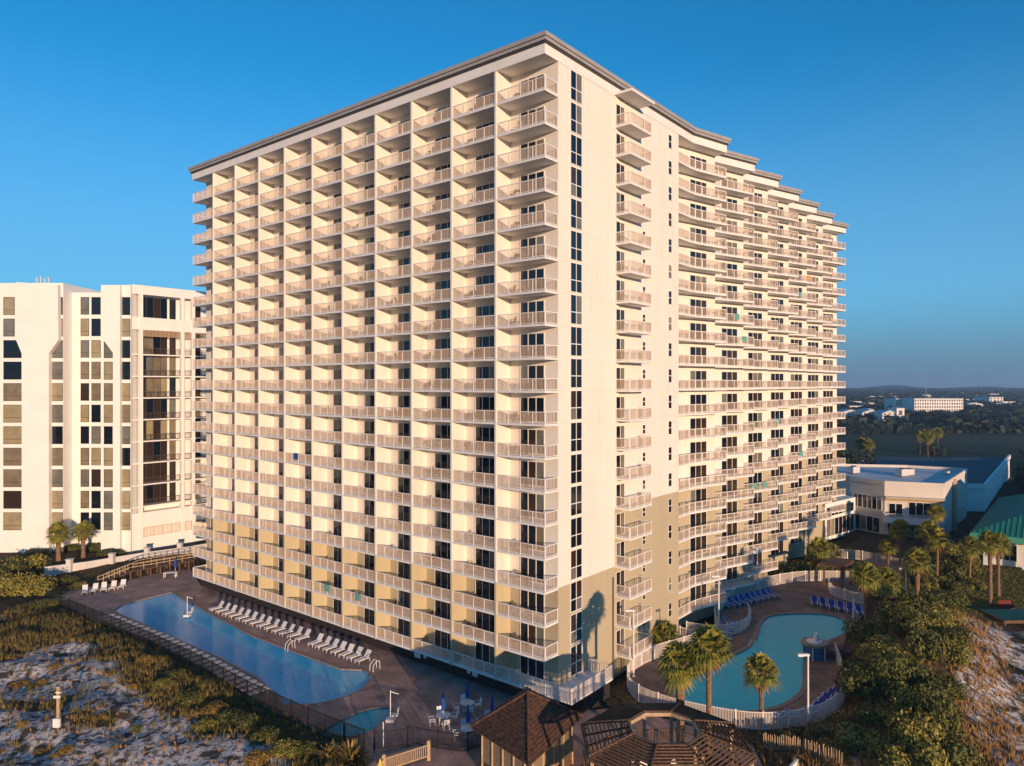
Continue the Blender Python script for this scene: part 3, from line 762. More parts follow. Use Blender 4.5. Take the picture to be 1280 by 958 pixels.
def cglaze(s0, s1, t, z0, z1, n, parent=condo, name='window', wts=(3,5,2,0.5,1)):
    f = MB(); g = MB()
    for i in range(n):
        a, b = s0+(s1-s0)*i/n, s0+(s1-s0)*(i+1)/n
        c = rv.choices(range(5), wts)[0]
        p, q = CW(a+0.04,t-0.02), CW(b-0.04,t-0.02)
        g.wallseg((p[0]-ox,p[1]-oy),(q[0]-ox,q[1]-oy),0.03,z0+0.05,z1-0.05,c)
        p2 = CW(a,t-0.03); f.bar((p2[0]-ox,p2[1]-oy,z0),(p2[0]-ox,p2[1]-oy,z1),0.07,0.07,up=(DR[0],DR[1],0))
    p, q = CW(s0,t-0.03), CW(s1,t-0.03)
    f.wallseg((p[0]-ox,p[1]-oy),(q[0]-ox,q[1]-oy),0.06,z1-0.06,z1)
    f.wallseg((p[0]-ox,p[1]-oy),(q[0]-ox,q[1]-oy),0.05,z0,z0+0.06)
    fo = f.build(name, M['roofdark'], parent); g.build('pane', BR, fo)
for z0, z1 in [(39.7,43.2)] + [(33.45-3.62*j, (37.4 if j == 0 else 36.8-3.62*j)) for j in range(8)]:
    cglaze(1.8, 6.6, 1.8, z0, z1, 4); cglaze(7.0, 8.1, 1.8, z0, z1, 1); cglaze(11.0, 12.6, 1.8, z0, z1, 1)
    cglaze(0.15, 1.05, 1.8, z0, z1, 1)
lat = MB()
for a,b in ((1.8,8.0),(8.8,10.0),(10.6,18)):
    p, q = CW(a,-0.03), CW(b,-0.03); railing(lat, (p[0]-ox,p[1]-oy), (q[0]-ox,q[1]-oy), 2.9, 1.6, gap=0.22, pw=0.06)
    p, q = CW(a,0.2), CW(b,0.2); railing(lat, (p[0]-ox,p[1]-oy), (q[0]-ox,q[1]-oy), 36.4, 1.15, gap=0.22, pw=0.14)
lat.build('lattice', M['woodpale'], condo)
# tapering blank piers (outline in X, z; real thickness in Y)
def pier(px_pts, y0, y1, name='pier'):
    o = MB(); pts = [(X1(px,y0)-ox, ZP(py,y0)) for px, py in px_pts]; n = len(pts)
    vs = [(x,y0-oy,z) for x,z in pts]+[(x,y1-oy,z) for x,z in pts]
    o.add(vs, [tuple(range(n)), tuple(reversed(range(n,2*n)))]+[(i,(i+1)%n,n+(i+1)%n,n+i) for i in range(n)])
    o.build(name, M['condo'], condo)
pier([(20,353),(72,356),(73,425),(61,442),(61,700),(27,700),(27,442),(20,425)], 117.1, 118.0)
pier([(128.5,357),(150,357),(150,700),(142.5,700),(142.5,443),(129,425)], 116.9, 117.6)
def cwin(px0, px1, y0, rows, Yp, name='window', skip=()):
    for j in range(rows):
        if j in skip: continue
        zt = ZP(371.6+26.9*j, Yp) ; zb = zt-2.95
        xa, xb = X1(px0,Yp)-ox, X1(px1,Yp)-ox
        f = MB(); g = MB(); y = Yp-oy
        f.box(xa,xb,y-0.06,y-0.003,zt-0.06,zt); f.box(xa,xb,y-0.06,y-0.003,zb,zb+0.06); f.box(xa,xa+0.06,y-0.06,y-0.003,zb+.06,zt-.06); f.box(xb-0.06,xb,y-0.06,y-0.003,zb+.06,zt-.06)
        f.box(xa+.06,xb-.06,y-0.055,y-0.004,zb+0.78,zb+0.84)
        c = rv.choices(range(5), (2.6,0.6,2.5,6,3))[0]
        g.box(xa+.06,xb-.06,y-0.03,y-0.005,zb+.06,zb+.78,c); g.box(xa+.06,xb-.06,y-0.03,y-0.005,zb+.84,zt-.06,c)
        fo = f.build(name, M['glassb'], condo); g.build('pane', BR, fo)
cwin(4.5, 18.5, 0, 2, 118.0); cwin(4.5, 27.5, 0, 11, 118.0, skip=(0,1)); cwin(74, 78.6, 0, 2, 118.0); cwin(60.5, 78.6, 0, 11, 118.0, skip=(0,1))
cwin(101, 111.5, 0, 11, 120.4); cwin(114.5, 126, 0, 11, 120.4)
cwin(151.5, 163, 0, 11, 117.6)
for j in range(3, 11):
    pass
cwin(130, 141, 0, 11, 117.6, skip=(0,1))
# low equipment on the condominium roof
for k_, (px_, h_) in enumerate([(31,1.1),(36,1.3),(41,1.0),(46,1.2)]):
    o = MB(); o.tube((0,0,0),(0,0,h_),0.12,0.12,8); o.tube((0,0,h_),(0,0,h_+0.2),0.22,0.16,8)
    ob = o.build('roof_vent', M['concrete']); ob.location = (X1(px_), 121, ZP(354)); tag(ob, 'small pipe vent on the white condominium roof, %s from the left' % ORD[k_], 'vent', 'vents on the condominium roof')

# retaining wall and raised bed at its foot, boardwalk
wallo = empty('garden_wall', (*G(55,722),0), 0, 'low white garden wall with square piers below the white condominium', 'wall')
wx, wy = G(55,722)
pts = [(55,722),(108,715),(172,704),(236,695),(262,690)]
o = MB(); pw_ = [G(*p) for p in pts]
for a, b in zip(pw_[:-1], pw_[1:]): o.wallseg((a[0]-wx,a[1]-wy),(b[0]-wx,b[1]-wy),0.3,-0.3,1.55)
o.build('wall_panel', M['concrete'], wallo)
for p in [(87,718),(140,710),(184,702),(225,696)]:
    q = G(*p); o = MB(); o.box(q[0]-wx-0.35,q[0]-wx+0.35,q[1]-wy-0.35,q[1]-wy+0.35,-0.3,2.2); o.box(q[0]-wx-0.45,q[0]-wx+0.45,q[1]-wy-0.45,q[1]-wy+0.45,2.2,2.3); o.build('pier', M['concrete'], wallo)

def planks(mb, p, q, w, z0, z1):
    mb.bar((p[0],p[1],z0),(q[0],q[1],z1),w,0.08)
bw = empty('boardwalk', (*G(190,715),0), 0, 'weathered timber boardwalk with steps and handrails at the far end of the left pool', 'boardwalk')
bx, by = G(190,715)
A_, B_, C_ = G(128,728), G(168,722), G(262,706)
def L2(p): return (p[0]-bx, p[1]-by)
o = MB(); planks(o, L2(B_), L2(C_), 2.2, 1.2, 1.3); planks(o, L2(A_), L2(B_), 2.0, 0.05, 1.2)
for t in np.linspace(0,1,9):
    x = B_[0]+(C_[0]-B_[0])*t-bx; y = B_[1]+(C_[1]-B_[1])*t-by; o.box(x-.1,x+.1,y-1.1,y-.9,-.2,1.2); o.box(x-.1,x+.1,y+.9,y+1.1,-.2,1.2)
o.build('walkway', M['wood'], bw)
o = MB()
for dy in (-1.1, 1.1):
    for (p, q, za, zb) in ((A_,B_,0.1,1.25),(B_,C_,1.25,1.35)):
        p2 = (p[0]-bx, p[1]-by+dy); q2 = (q[0]-bx, q[1]-by+dy)
        o.bar((*p2,za+1.0),(*q2,zb+1.0),0.12,0.07); o.bar((*p2,za+0.5),(*q2,zb+0.5),0.05,0.1)
        for t in np.linspace(0,1,7): o.bar((p2[0]+(q2[0]-p2[0])*t, p2[1]+(q2[1]-p2[1])*t, za+(zb-za)*t),(p2[0]+(q2[0]-p2[0])*t, p2[1]+(q2[1]-p2[1])*t, za+(zb-za)*t+1.0),0.1,0.1,up=(1,0,0))
o.build('handrail', M['woodpale'], bw)

# ------------------------------------------------------------------ fences
def fence(name, pts, z, h, m, label, cat='fence', post=2.2, gap=0.13, pw=0.03, zs=None):
    r0 = pts[0]; root = empty(name, (r0[0], r0[1], z), 0, label, cat)
    o = MB(); posts = []; np_ = 0
    for a, b in zip(pts[:-1], pts[1:]):
        L = math.hypot(b[0]-a[0], b[1]-a[1])
        if L < 0.05: continue
        pa = (a[0]-r0[0], a[1]-r0[1]); pb = (b[0]-r0[0], b[1]-r0[1]); d = nrm((b[0]-a[0], b[1]-a[1]))
        o.wallseg(pa, pb, 0.06, h-0.07, h-0.01); o.wallseg(pa, pb, 0.05, 0.1, 0.16)
        n = max(1, int(L/gap))
        for i in range(n):
            t = (i+.5)/n*L; x, y = pa[0]+d[0]*t, pa[1]+d[1]*t
            o.wallseg((x-d[0]*pw/2,y-d[1]*pw/2),(x+d[0]*pw/2,y+d[1]*pw/2),0.03,0.0,h-0.07)
    o.build('picket_panel', m, root, fix=False)
    # posts
    tot = 0; seg = []
    for a, b in zip(pts[:-1], pts[1:]): seg.append(math.hypot(b[0]-a[0], b[1]-a[1])); tot += seg[-1]
    n = min(95, max(1, int(tot/post))); pm = None
    for i in range(n+1):
        t = tot*i/n; k = 0
        while k < len(seg)-1 and t > seg[k]: t -= seg[k]; k += 1
        f_ = min(1, t/max(seg[k],1e-6)); x = pts[k][0]+(pts[k+1][0]-pts[k][0])*f_-r0[0]; y = pts[k][1]+(pts[k+1][1]-pts[k][1])*f_-r0[1]
        if pm is None:
            q = MB(); q.box(-0.055,0.055,-0.055,0.055,0,h+0.04); q.box(-0.07,0.07,-0.07,0.07,h+0.04,h+0.08); pm = q.build('post', m, root); po = pm
        else: po = pm.copy(); C.objects.link(po)
        po.location = (x, y, 0)
    return root
def spl(pts, n=4):
    out = []
    for i in range(len(pts)-1):
        p0 = pts[max(i-1,0)]; p1 = pts[i]; p2 = pts[i+1]; p3 = pts[min(i+2,len(pts)-1)]
        for k in range(n):
            t = k/n; out.append(tuple(0.5*((2*p1[j])+(-p0[j]+p2[j])*t+(2*p0[j]-5*p1[j]+4*p2[j]-p3[j])*t*t+(-p0[j]+3*p1[j]-3*p2[j]+p3[j])*t**3) for j in (0,1)))
    return out+[pts[-1]]
fence('black_fence', [G(*p) for p in [(58,752),(112,775),(180,804),(250,838),(312,873),(378,904),(418,921),(455,936)]], 0.0, 1.5, M['black'], 'black metal picket fence between the dunes and the left pool')
fence('black_fence', [G(*p) for p in [(468,938),(520,931),(545,936),(580,941),(618,926)]], 0.0, 1.4, M['black'], 'short black metal fence beside the small spa pool')
fence('white_fence', spl([G(*p) for p in [(850,800),(868,806),(860,812),(820,824),(796,836),(785,850),(786,864),(800,878),(838,893),(900,907),(950,913),(1000,909),(1038,896),(1057,872),(1052,845),(1044,822)]]), 0.0, 1.5, M['rail'], 'curving white picket fence round the near side of the lagoon pool', gap=0.12, pw=0.05)
fence('white_fence', spl([G(*p) for p in [(897,790),(893,776),(902,762),(925,746),(960,734),(1005,727),(1066,727)]]), 0.0, 1.5, M['rail'], 'curving white picket fence behind the blue loungers, far side of the lagoon pool', gap=0.12, pw=0.05)
fence('white_fence', spl([G(*p) for p in [(1036,736),(1040,744),(1062,752),(1082,756)]]), 0.0, 1.4, M['rail'], 'short white fence behind the row of blue chairs by the timber arbour', gap=0.12, pw=0.05)
fence('white_fence', [G(*p) for p in [(1040,697),(1075,700),(1105,706),(1150,716)]], 0.0, 1.5, M['rail'], 'straight white fence in front of the low white hotel wing', gap=0.14, pw=0.05)
fence('white_fence', spl([W(26.5,-0.6), W(27.5,-3.5), W(30.5,-5.3), W(34.5,-5.0), W(37.5,-3.6)]), 0.0, 1.3, M['rail'], 'small curved white fence at the patio under the right wing', gap=0.12, pw=0.05)

# ------------------------------------------------------------------ pool furniture
def lounger_proto():
    root = empty('sun_lounger', (0,0,0)); tag(root, cat='sun lounger')
    o = MB(); o.box(-0.32,0.32,-1.0,0.25,0.33,0.37)
    for i in range(7): o.box(-0.33,0.33,-0.98+i*0.18,-0.90+i*0.18,0.371,0.385)
    o.build('seat', M['plastic'], root)
    o = MB(); o.bar((0,0.25,0.36),(0,0.72,0.98),0.64,0.05,up=(0,1,0)); o.build('backrest', M['plastic'], root)
    for sx in (-1,1):
        q = MB(); q.box(sx*0.34-0.025,sx*0.34+0.025,-1.0,0.5,0.29,0.35)
        q.bar((sx*0.34,-0.8,0.3),(sx*0.34,-0.9,0),0.05,0.05,up=(1,0,0)); q.bar((sx*0.34,0.35,0.3),(sx*0.34,0.5,0),0.05,0.05,up=(1,0,0))
        q.build('side_frame', M['plastic'], root)
    return root
KL = Kind(lounger_proto())
def flat_proto():
    root = empty('flat_lounger', (0,0,0)); tag(root, cat='sun lounger')
    o = MB(); o.box(-0.32,0.32,-1.0,0.95,0.30,0.34)
    for i in range(10): o.box(-0.33,0.33,-0.98+i*0.19,-0.88+i*0.19,0.341,0.355)
    o.build('bed', M['plastic'], root)
    for sx in (-1,1):
        for y in (-0.8,0.7):
            q = MB(); q.box(sx*0.3-0.03,sx*0.3+0.03,y-.03,y+.03,0,0.30); q.build('leg', M['plastic'], root)
    return root
KF = Kind(flat_proto())
def blue_proto():
    root = empty('striped_lounger', (0,0,0)); tag(root, cat='sun lounger')
    o = MB(); o.box(-0.33,0.33,-1.05,0.3,0.34,0.38)
    for x in (-0.33,0.27): o.box(x,x+0.06,-1.05,0.3,0.381,0.389,1)
    o.build('seat', [M['blue'],M['bluestripe']], root)
    o = MB(); o.bar((0,0.3,0.36),(0,0.78,0.92),0.66,0.05,up=(0,1,0)); o.build('backrest', M['blue'], root)
    q = MB()
    for sx in (-1,1):
        q.bar((sx*0.36,-1.05,0.36),(sx*0.36,0.3,0.36),0.05,0.06); q.bar((sx*0.36,0.3,0.36),(sx*0.36,0.79,0.93),0.05,0.06,up=(0,1,0))
        q.bar((sx*0.36,-0.8,0.34),(sx*0.36,-0.85,0),0.05,0.05,up=(1,0,0)); q.bar((sx*0.36,0.35,0.34),(sx*0.36,0.45,0),0.05,0.05,up=(1,0,0))
    q.build('frame', M['plastic'], root)
    return root
KB = Kind(blue_proto())
def row(K, p0, p1, n, face, lab, grp, spread=0.0, z=0.02):
    for i in range(n):
        t = i/max(1,n-1); x = p0[0]+(p1[0]-p0[0])*t; y = p0[1]+(p1[1]-p0[1])*t
        K.place((x,y,z), face+spread*(t-.5)+rnd.uniform(-.13,.13), lab % ORD[i], grp)
FACE_POOL1 = TH - R(90)     # back towards the tower (+y local = DR)
row(KL, G(272,763), G(380,800), 13, FACE_POOL1, 'white reclined lounger in the long row below the tower, %s from the left', 'white loungers below the tower')
row(KL, G(396,806), G(455,827), 7, FACE_POOL1, 'white reclined lounger in the short row nearest the tower corner, %s from the left', 'white loungers below the tower')
row(KL, G(106,742), G(153,735), 5, R(20), 'white lounger at the far end of the left pool, %s from the left', 'white loungers at the far end')
fl0 = [G(*p) for p in [(128,775),(192,801),(255,833),(318,870)]]
for i in range(27):
    t = i/26*3; k = min(2, int(t)); f_ = t-k
    x = fl0[k][0]+(fl0[k+1][0]-fl0[k][0])*f_; y = fl0[k][1]+(fl0[k+1][1]-fl0[k][1])*f_
    KF.place((x+0.3,y+0.3,0.02), TH-R(90)+rnd.uniform(-.05,.05), 'flat white lounger along the black pool fence, %s from the far end' % ORD[i], 'flat loungers along the black fence')
row(KB, G(908,759), G(965,746), 9, R(25), 'blue striped lounger under the far fence, left group, %s from the left', 'blue loungers by the lagoon pool')
row(KB, G(1018,756), G(1074,768), 6, R(-20), 'blue lounger with its back to the short white fence, %s from the left', 'blue loungers by the lagoon pool')
row(KB, G(902,800), G(912,781), 4, R(70), 'blue striped lounger beside the curved fence left of the lagoon, %s from the front', 'blue loungers by the lagoon pool')
row(KB, G(1016,893), G(1040,872), 5, R(-65), 'blue striped lounger at the near right end of the lagoon, %s from the front', 'blue loungers by the lagoon pool')
row(KB, G(972,900), G(995,899), 2, R(-100), 'blue lounger tucked under the near fence, %s from the left', 'blue loungers by the lagoon pool')
row(KL, G(858,832), G(868,826), 2, R(60), 'white lounger behind the palms left of the lagoon, %s from the front', 'white loungers by the lagoon')
row(KL, G(1100,718), G(1112,722), 2, R(0), 'pale lounger on the lawn behind the arbour, %s from the left', 'loungers on the lawn')

def patio_table():
    root = empty('patio_table', (0,0,0)); tag(root, cat='table')
    o = MB(); o.tube((0,0,0.70),(0,0,0.74),0.62,0.62,20); o.build('table_top', M['plastic'], root)
    for a in range(4):
        t = a*math.pi/2+.785; q = MB(); q.bar((0.45*math.cos(t),0.45*math.sin(t),0),(0.35*math.cos(t),0.35*math.sin(t),0.70),0.05,0.05,up=(1,0,0)); q.build('leg', M['plastic'], root)
    return root
KTb = Kind(patio_table())
def parasol(m):
    root = empty('closed_parasol', (0,0,0)); tag(root, cat='parasol')
    o = MB(); o.tube((0,0,0.02),(0,0,2.65),0.025,0.025,8); o.build('pole', M['plastic'], root)
    o = MB(); n=12; prof = [(0.07,1.15),(0.19,1.25),(0.16,1.7),(0.12,2.2),(0.05,2.6),(0.03,2.66)]
    vs = []
    for r_, z in prof:
        for i in range(n): a = 2*math.pi*i/n; q = r_*(1 if i%2 else 0.72); vs.append((q*math.cos(a), q*math.sin(a), z))
    o.add(vs, [(j*n+i, j*n+(i+1)%n, (j+1)*n+(i+1)%n, (j+1)*n+i) for j in range(len(prof)-1) for i in range(n)]+[tuple(range((len(prof)-1)*n, len(prof)*n)), tuple(reversed(range(n)))])
    o.build('canopy', m, root)
    o = MB(); o.tube((0,0,0),(0,0,0.1),0.25,0.2,12); o.build('base', M['concrete'], root)
    return root
KP = Kind(parasol(M['navy']))
cw = chair_mesh(None).build('patio_chair', M['plastic']); tag(cw, cat='chair'); KPC = Kind(cw)
spots = [((554,905),'leftmost'),((584,889),'farthest'),((585,922),'nearest the shingled hut'),((615,910),'rightmost')]
for (p, w_) in spots:
    x, y = G(*p)
    KTb.place((x,y,0.02), 0, 'white round patio table, %s of the four by the spa' % w_, 'patio tables')
    KP.place((x,y+0.0,0.02), 0, 'closed blue parasol through the %s patio table' % w_, 'closed blue parasols')
    for a, nm in ((20,'right'),(110,'far'),(200,'left'),(290,'near')):
        t = R(a); KPC.place((x+0.95*math.cos(t), y+0.95*math.sin(t), 0.02), t-R(90), 'white patio chair on the %s side of the %s patio table' % (nm, w_), 'patio chairs')
x, y = G(213,722); 
o = MB(); o.box(-0.9,0.9,-0.45,0.45,0.70,0.75)
tb = empty('picnic_table', (x,y,0.02), R(10), 'white rectangular table at the far end of the left pool beside the tower', 'table'); o.build('table_top', M['plastic'], tb)
for sx in (-.8,.8):
    for sy in (-.35,.35): q = MB(); q.box(sx-.04,sx+.04,sy-.04,sy+.04,0,.7); q.build('leg', M['plastic'], tb)
KP.place((x+0.3,y+0.9,0.02), 0, 'closed blue parasol behind the far white table at the end of the left pool', 'closed blue parasols')
x, y = G(72,757); tb2 = empty('picnic_table', (x,y,0.02), R(20), 'white table at the far corner of the black fence', 'table')
o = MB(); o.box(-1.1,1.1,-0.5,0.5,0.70,0.76); o.build('table_top', M['plastic'], tb2)
for sx in (-1,1):
    for sy in (-.4,.4): q = MB(); q.box(sx-.04,sx+.04,sy-.04,sy+.04,0,.7); q.build('leg', M['plastic'], tb2)

def pool_lift(p, label, h=2.8):
    x, y = G(*p); root = empty('pool_lift', (x,y,0.02), 0, label, 'pool lift')
    o = MB(); o.tube((0,0,0),(0,0,h),0.045,0.04,8); o.bar((0,0,h-.1),(0.7,0,h-.3),0.05,0.05); o.build('mast', M['plastic'], root)
    o = MB(); o.box(-0.35,0.35,-0.3,0.3,0,0.25); o.build('base', M['plastic'], root)
    o = MB(); o.box(0.15,0.65,-0.25,0.25,0.5,0.58); o.bar((0.6,0,0.55),(0.7,0,1.15),0.5,0.06,up=(1,0,0)); o.build('seat', M['plastic'], root)
pool_lift((234,771), 'white pool lift chair at the far edge of the left pool', 2.5)
pool_lift((488,902), 'white pool lift chair beside the small spa pool', 2.6)
# ladder rails and shower post
def ladder(p, label):
    x, y = G(*p); root = empty('pool_ladder', (x,y,0.05), TH-R(90), label, 'pool ladder')
    for sx in (-.25,.25):
        q = MB(); pts = [(sx,0.5,0),(sx,0.45,0.8),(sx,0.1,0.9),(sx,-0.35,0.55),(sx,-0.4,-0.1)]
        for a, b in zip(pts[:-1],pts[1:]): q.tube(a,b,0.03,0.03,6)
        q.build('handrail', M['plastic'], root)
ladder((362,812), 'white handrails of the ladder on the tower side of the left pool')
ladder((468,838), 'white handrails at the rounded end of the left pool')
ladder((941,812), 'white handrails on the left edge of the lagoon pool')
def post_thing(name, p, h, label, cat, m=M['plastic'], z=0.0, arm=True, r=0.09):
    x, y = G(*p); root = empty(name, (x,y,z), 0, label, cat)
    o = MB(); o.tube((0,0,0),(0,0,h),r,r*0.8,10); o.tube((0,0,0),(0,0,0.12),r*2,r*1.6,10); o.build('pole', m, root)
    if arm:
        o = MB(); o.box(-0.85,0.1,-0.13,0.13,h-0.02,h+0.14); o.box(-0.8,-0.35,-0.1,0.1,h-0.07,h-0.02); o.build('lamp_head', m, root)
    return root
post_thing('lamp_post', (792,846), 6.4, 'white lamp post in front of the near fence corner by the tower', 'lamp post')
post_thing('lamp_post', (898.5,788), 6.2, 'white lamp post beside the loungers on the left edge of the lagoon', 'lamp post')
post_thing('lamp_post', (946.5,742), 6.0, 'white lamp post behind the far row of blue loungers', 'lamp post')
post_thing('lamp_post', (1010,914), 6.2, 'tall white lamp post in front of the near fence of the lagoon', 'lamp post')
post_thing('lamp_post', (1132.5,763), 5.2, 'white lamp post among the palms right of the lagoon', 'lamp post')
post_thing('lamp_post', (1067,781), 3.0, 'short white post at the right end of the lagoon', 'lamp post', arm=False, r=0.14)
post_thing('shower_post', (479,933), 1.9, 'slim white shower post beside the spa pool', 'post', arm=False, r=0.05)
# wooden post with a white box in the dunes
x, y = G(73,915); z = hgt(x,y)
root = empty('utility_post', (x,y,z), 0, 'wooden post with small fittings and a white box at its foot, in the sand', 'post')
o = MB(); o.box(-0.1,0.1,-0.1,0.1,-0.2,3.4); o.build('post', M['woodpale'], root)
o = MB(); o.box(-0.28,0.28,-0.3,-0.1,0.15,0.85); o.build('box', M['plastic'], root)
o = MB(); o.box(-0.3,0.25,-0.2,-0.1,2.5,2.7); o.box(-0.15,0.28,-0.16,-0.1,2.9,3.0); o.build('fitting', M['plastic'], root)

# deck drink hut in the lagoon
x, y = G(1018,822); root = empty('pool_fountain', (x,y,-0.1), 0, 'round tiled island with a blue basin standing in the lagoon pool', 'fountain')
o = MB(); o.tube((0,0,0),(0,0,1.5),1.15,1.15,24); o.build('base', mat('blue_tile', (0.05,0.16,0.30), 0.4, var=0.3, vscale=4), root)
o = MB(); o.tube((0,0,1.5),(0,0,1.75),1.35,1.35,24); o.build('rim', mat('stone_rim', (0.34,0.27,0.22), 0.8, var=0.3, vscale=3), root)
o = MB(); o.tube((0,0,1.75),(0,0,1.85),0.8,0.75,20); o.tube((0.2,0,1.85),(0.2,0,2.6),0.3,0.22,10); o.build('basin', M['plastic'], root)
for a in range(6):
    t = a*1.047; o = MB(); o.tube((1.22*math.cos(t),1.22*math.sin(t),0),(1.22*math.cos(t),1.22*math.sin(t),1.5),0.06,0.06,6); o.build('post', M['plastic'], root)
rk = mat('rock', (0.20,0.15,0.12), 0.9, col2=(0.11,0.08,0.07), vscale=3, bump=0.7, bscale=4)
x, y = G(1046,818); rr_ = random.Random(3)
bm = bmesh.new(); bmesh.ops.create_icosphere(bm, subdivisions=3, radius=1.0)
for q in bm.verts: q.co = Vector((q.co.x*1.9, q.co.y*1.5, q.co.z*1.0))*(1+0.22*(_tab[int((q.co.x+9)*3)%256, int((q.co.y+9)*3+q.co.z*2)%256]-.5))
me = bpy.data.meshes.new('rock_outcrop'); bm.to_mesh(me); bm.free(); me.materials.append(rk)
o = bpy.data.objects.new('rock_outcrop', me); C.objects.link(o); o.location = (x,y,0.1); tag(o, 'brown rock outcrop behind the tiled island at the right edge of the lagoon', 'rock')

# ------------------------------------------------------------------ shingled hut
hut = empty('shingled_hut', (1.2,51.6,0), 0, 'small hut with a brown shingled hip roof and slatted cream walls, bottom centre', 'hut')
def hl(x, y): return (x-1.2, y-51.6)
hc = [hl(-3.1,52.7), hl(1.15,47.3), hl(5.4,54.4), hl(1.2,59.5)]
cx_ = sum(p[0] for p in hc)/4; cy_ = sum(p[1] for p in hc)/4; ap = (0.0, 0.9)
o = MB()
NR = 15
for i in range(4):
    a, b = hc[i], hc[(i+1)%4]
    for k in range(NR):            # stepped courses of shingles
        t0, t1 = k/NR, (k+1)/NR
        def lerp(p, t, z0=3.2, z1=5.9): return (p[0]+(ap[0]-p[0])*t, p[1]+(ap[1]-p[1])*t, z0+(z1-z0)*t)
        A0, B0, A1, B1 = lerp(a,t0), lerp(b,t0), lerp(a,t1), lerp(b,t1)
        up = 0.07
        A0u = (A0[0],A0[1],A0[2]+up); B0u = (B0[0],B0[1],B0[2]+up)
        o.add([A0,B0,B0u,A0u,A1,B1], [(0,1,2,3),(3,2,5,4)])
        n_ = max(2, int(10*(1-t0)))
        for j in range(n_):
            s0 = (j+rnd.random()*0.5)/n_; s1 = s0+0.55/n_
            pA = [A0u[m]+(B0u[m]-A0u[m])*s0 for m in range(3)]; pB = [A0u[m]+(B0u[m]-A0u[m])*min(1,s1) for m in range(3)]
            qA = [A1[m]+(B1[m]-A1[m])*s0 for m in range(3)]; qB = [A1[m]+(B1[m]-A1[m])*min(1,s1) for m in range(3)]
            l_ = 0.04+rnd.random()*0.03
            o.add([tuple(pA),tuple(pB),(pB[0],pB[1],pB[2]+l_),(pA[0],pA[1],pA[2]+l_),(qB[0],qB[1],qB[2]+0.01),(qA[0],qA[1],qA[2]+0.01)], [(0,1,2,3),(3,2,4,5)])
for i in range(4): o.bar((*hc[i],3.27),(*ap,5.97),0.22,0.12)
o.build('roof', M['tile'], hut, fix=False)
ins = [(p[0]*0.82+ap[0]*0.18, p[1]*0.82+ap[1]*0.18) for p in hc]
o = MB(); o.prism(ins, -0.1, 3.15); o.build('wall', M['wood'], hut)
for i in (0, 1):
    a, b = ins[i], ins[(i+1)%4]; d = nrm((b[0]-a[0],b[1]-a[1])); nn_ = (d[1],-d[0])
    L = math.hypot(b[0]-a[0],b[1]-a[1])
    sh = MB()
    for k in range(14):
        z = 1.0+k*0.13; sh.wallseg((a[0]+d[0]*0.4+nn_[0]*.05, a[1]+d[1]*0.4+nn_[1]*.05),(b[0]-d[0]*0.4+nn_[0]*.05, b[1]-d[1]*0.4+nn_[1]*.05),0.05,z,z+0.07)
    sh.build('louvre', M['woodpale'], hut)
    for k in range(5):
        t = 0.35+(L-0.7)*k/4; w_ = MB(); w_.bar((a[0]+d[0]*t+nn_[0]*.08,a[1]+d[1]*t+nn_[1]*.08,-0.1),(a[0]+d[0]*t+nn_[0]*.08,a[1]+d[1]*t+nn_[1]*.08,3.1),0.12,0.12,up=(1,0,0)); w_.build('post', M['woodpale'], hut)

# ------------------------------------------------------------------ octagonal pergola on a raised deck
PX, PY, PZ = 9.9, 46.4, 2.6
pg = empty('octagonal_pergola', (PX,PY,PZ), 0, 'large octagonal timber pergola with slatted roof panels round an open centre', 'pergola')
R0, R1, za, zb = 2.3, 5.6, 3.6, 2.8
def oc(r, k): a = 2*math.pi*(k+0.5)/8; return (r*math.cos(a), r*math.sin(a))
for k in range(8):
    a0, a1 = oc(R0,k), oc(R0,k+1); b0, b1 = oc(R1,k), oc(R1,k+1)
    o = MB(); o.bar((*a0,za+.08),(*b0,zb+.08),0.09,0.16); o.build('rafter', M['wood'], pg)
    o = MB(); o.bar((*a0,za-.1),(*a1,za-.1),0.12,0.24); o.build('ring_beam', M['woodpale'], pg); o = MB(); o.bar((*b0,zb-.1),(*b1,zb-.1),0.10,0.2); o.build('ring_beam', M['wood'], pg)
    o = MB(); n_ = 12
    for j in range(n_):
        t = (j+.6)/n_; p = (a0[0]+(b0[0]-a0[0])*t, a0[1]+(b0[1]-a0[1])*t, za+(zb-za)*t+.06); q = (a1[0]+(b1[0]-a1[0])*t, a1[1]+(b1[1]-a1[1])*t, za+(zb-za)*t+.06)
        o.bar(p, q, 0.06, 0.11)
    for s in (0.33,0.66):
        p = (a0[0]+(a1[0]-a0[0])*s, a0[1]+(a1[1]-a0[1])*s, za-.05); q = (b0[0]+(b1[0]-b0[0])*s, b0[1]+(b1[1]-b0[1])*s, zb-.05); o.bar(p,q,0.06,0.12)
    o.build('slat_panel', M['wood'], pg)
    for rr2, zz in ((R0+.1, za-.2), (R1-.25, zb-.2)):
        p = oc(rr2,k); o = MB(); o.box(p[0]-.1,p[0]+.1,p[1]-.1,p[1]+.1,0,zz); o.build('post', M['woodpale'], pg)
o = MB()
for k in range(8):
    p, q = oc(R1-.1,k), oc(R1-.1,k+1)
    if k in (5,): continue
    o.wallseg(p,q,0.08,1.0,1.07); 
    L = math.hypot(q[0]-p[0],q[1]-p[1]); 
    for j in range(24): t=j/24; x=p[0]+(q[0]-p[0])*t; y=p[1]+(q[1]-p[1])*t; o.box(x-.02,x+.02,y-.02,y+.02,0,1.0)
o.build('railing', M['wood'], pg)
o = MB(); o.prism([oc(R1+.1,k) for k in range(8)], -0.15, 0.0)
for k in range(8): p = oc(R1-.4,k); o.box(p[0]-.12,p[0]+.12,p[1]-.12,p[1]+.12,-2.7,-.15)
o.build('platform', M['wood'], pg)
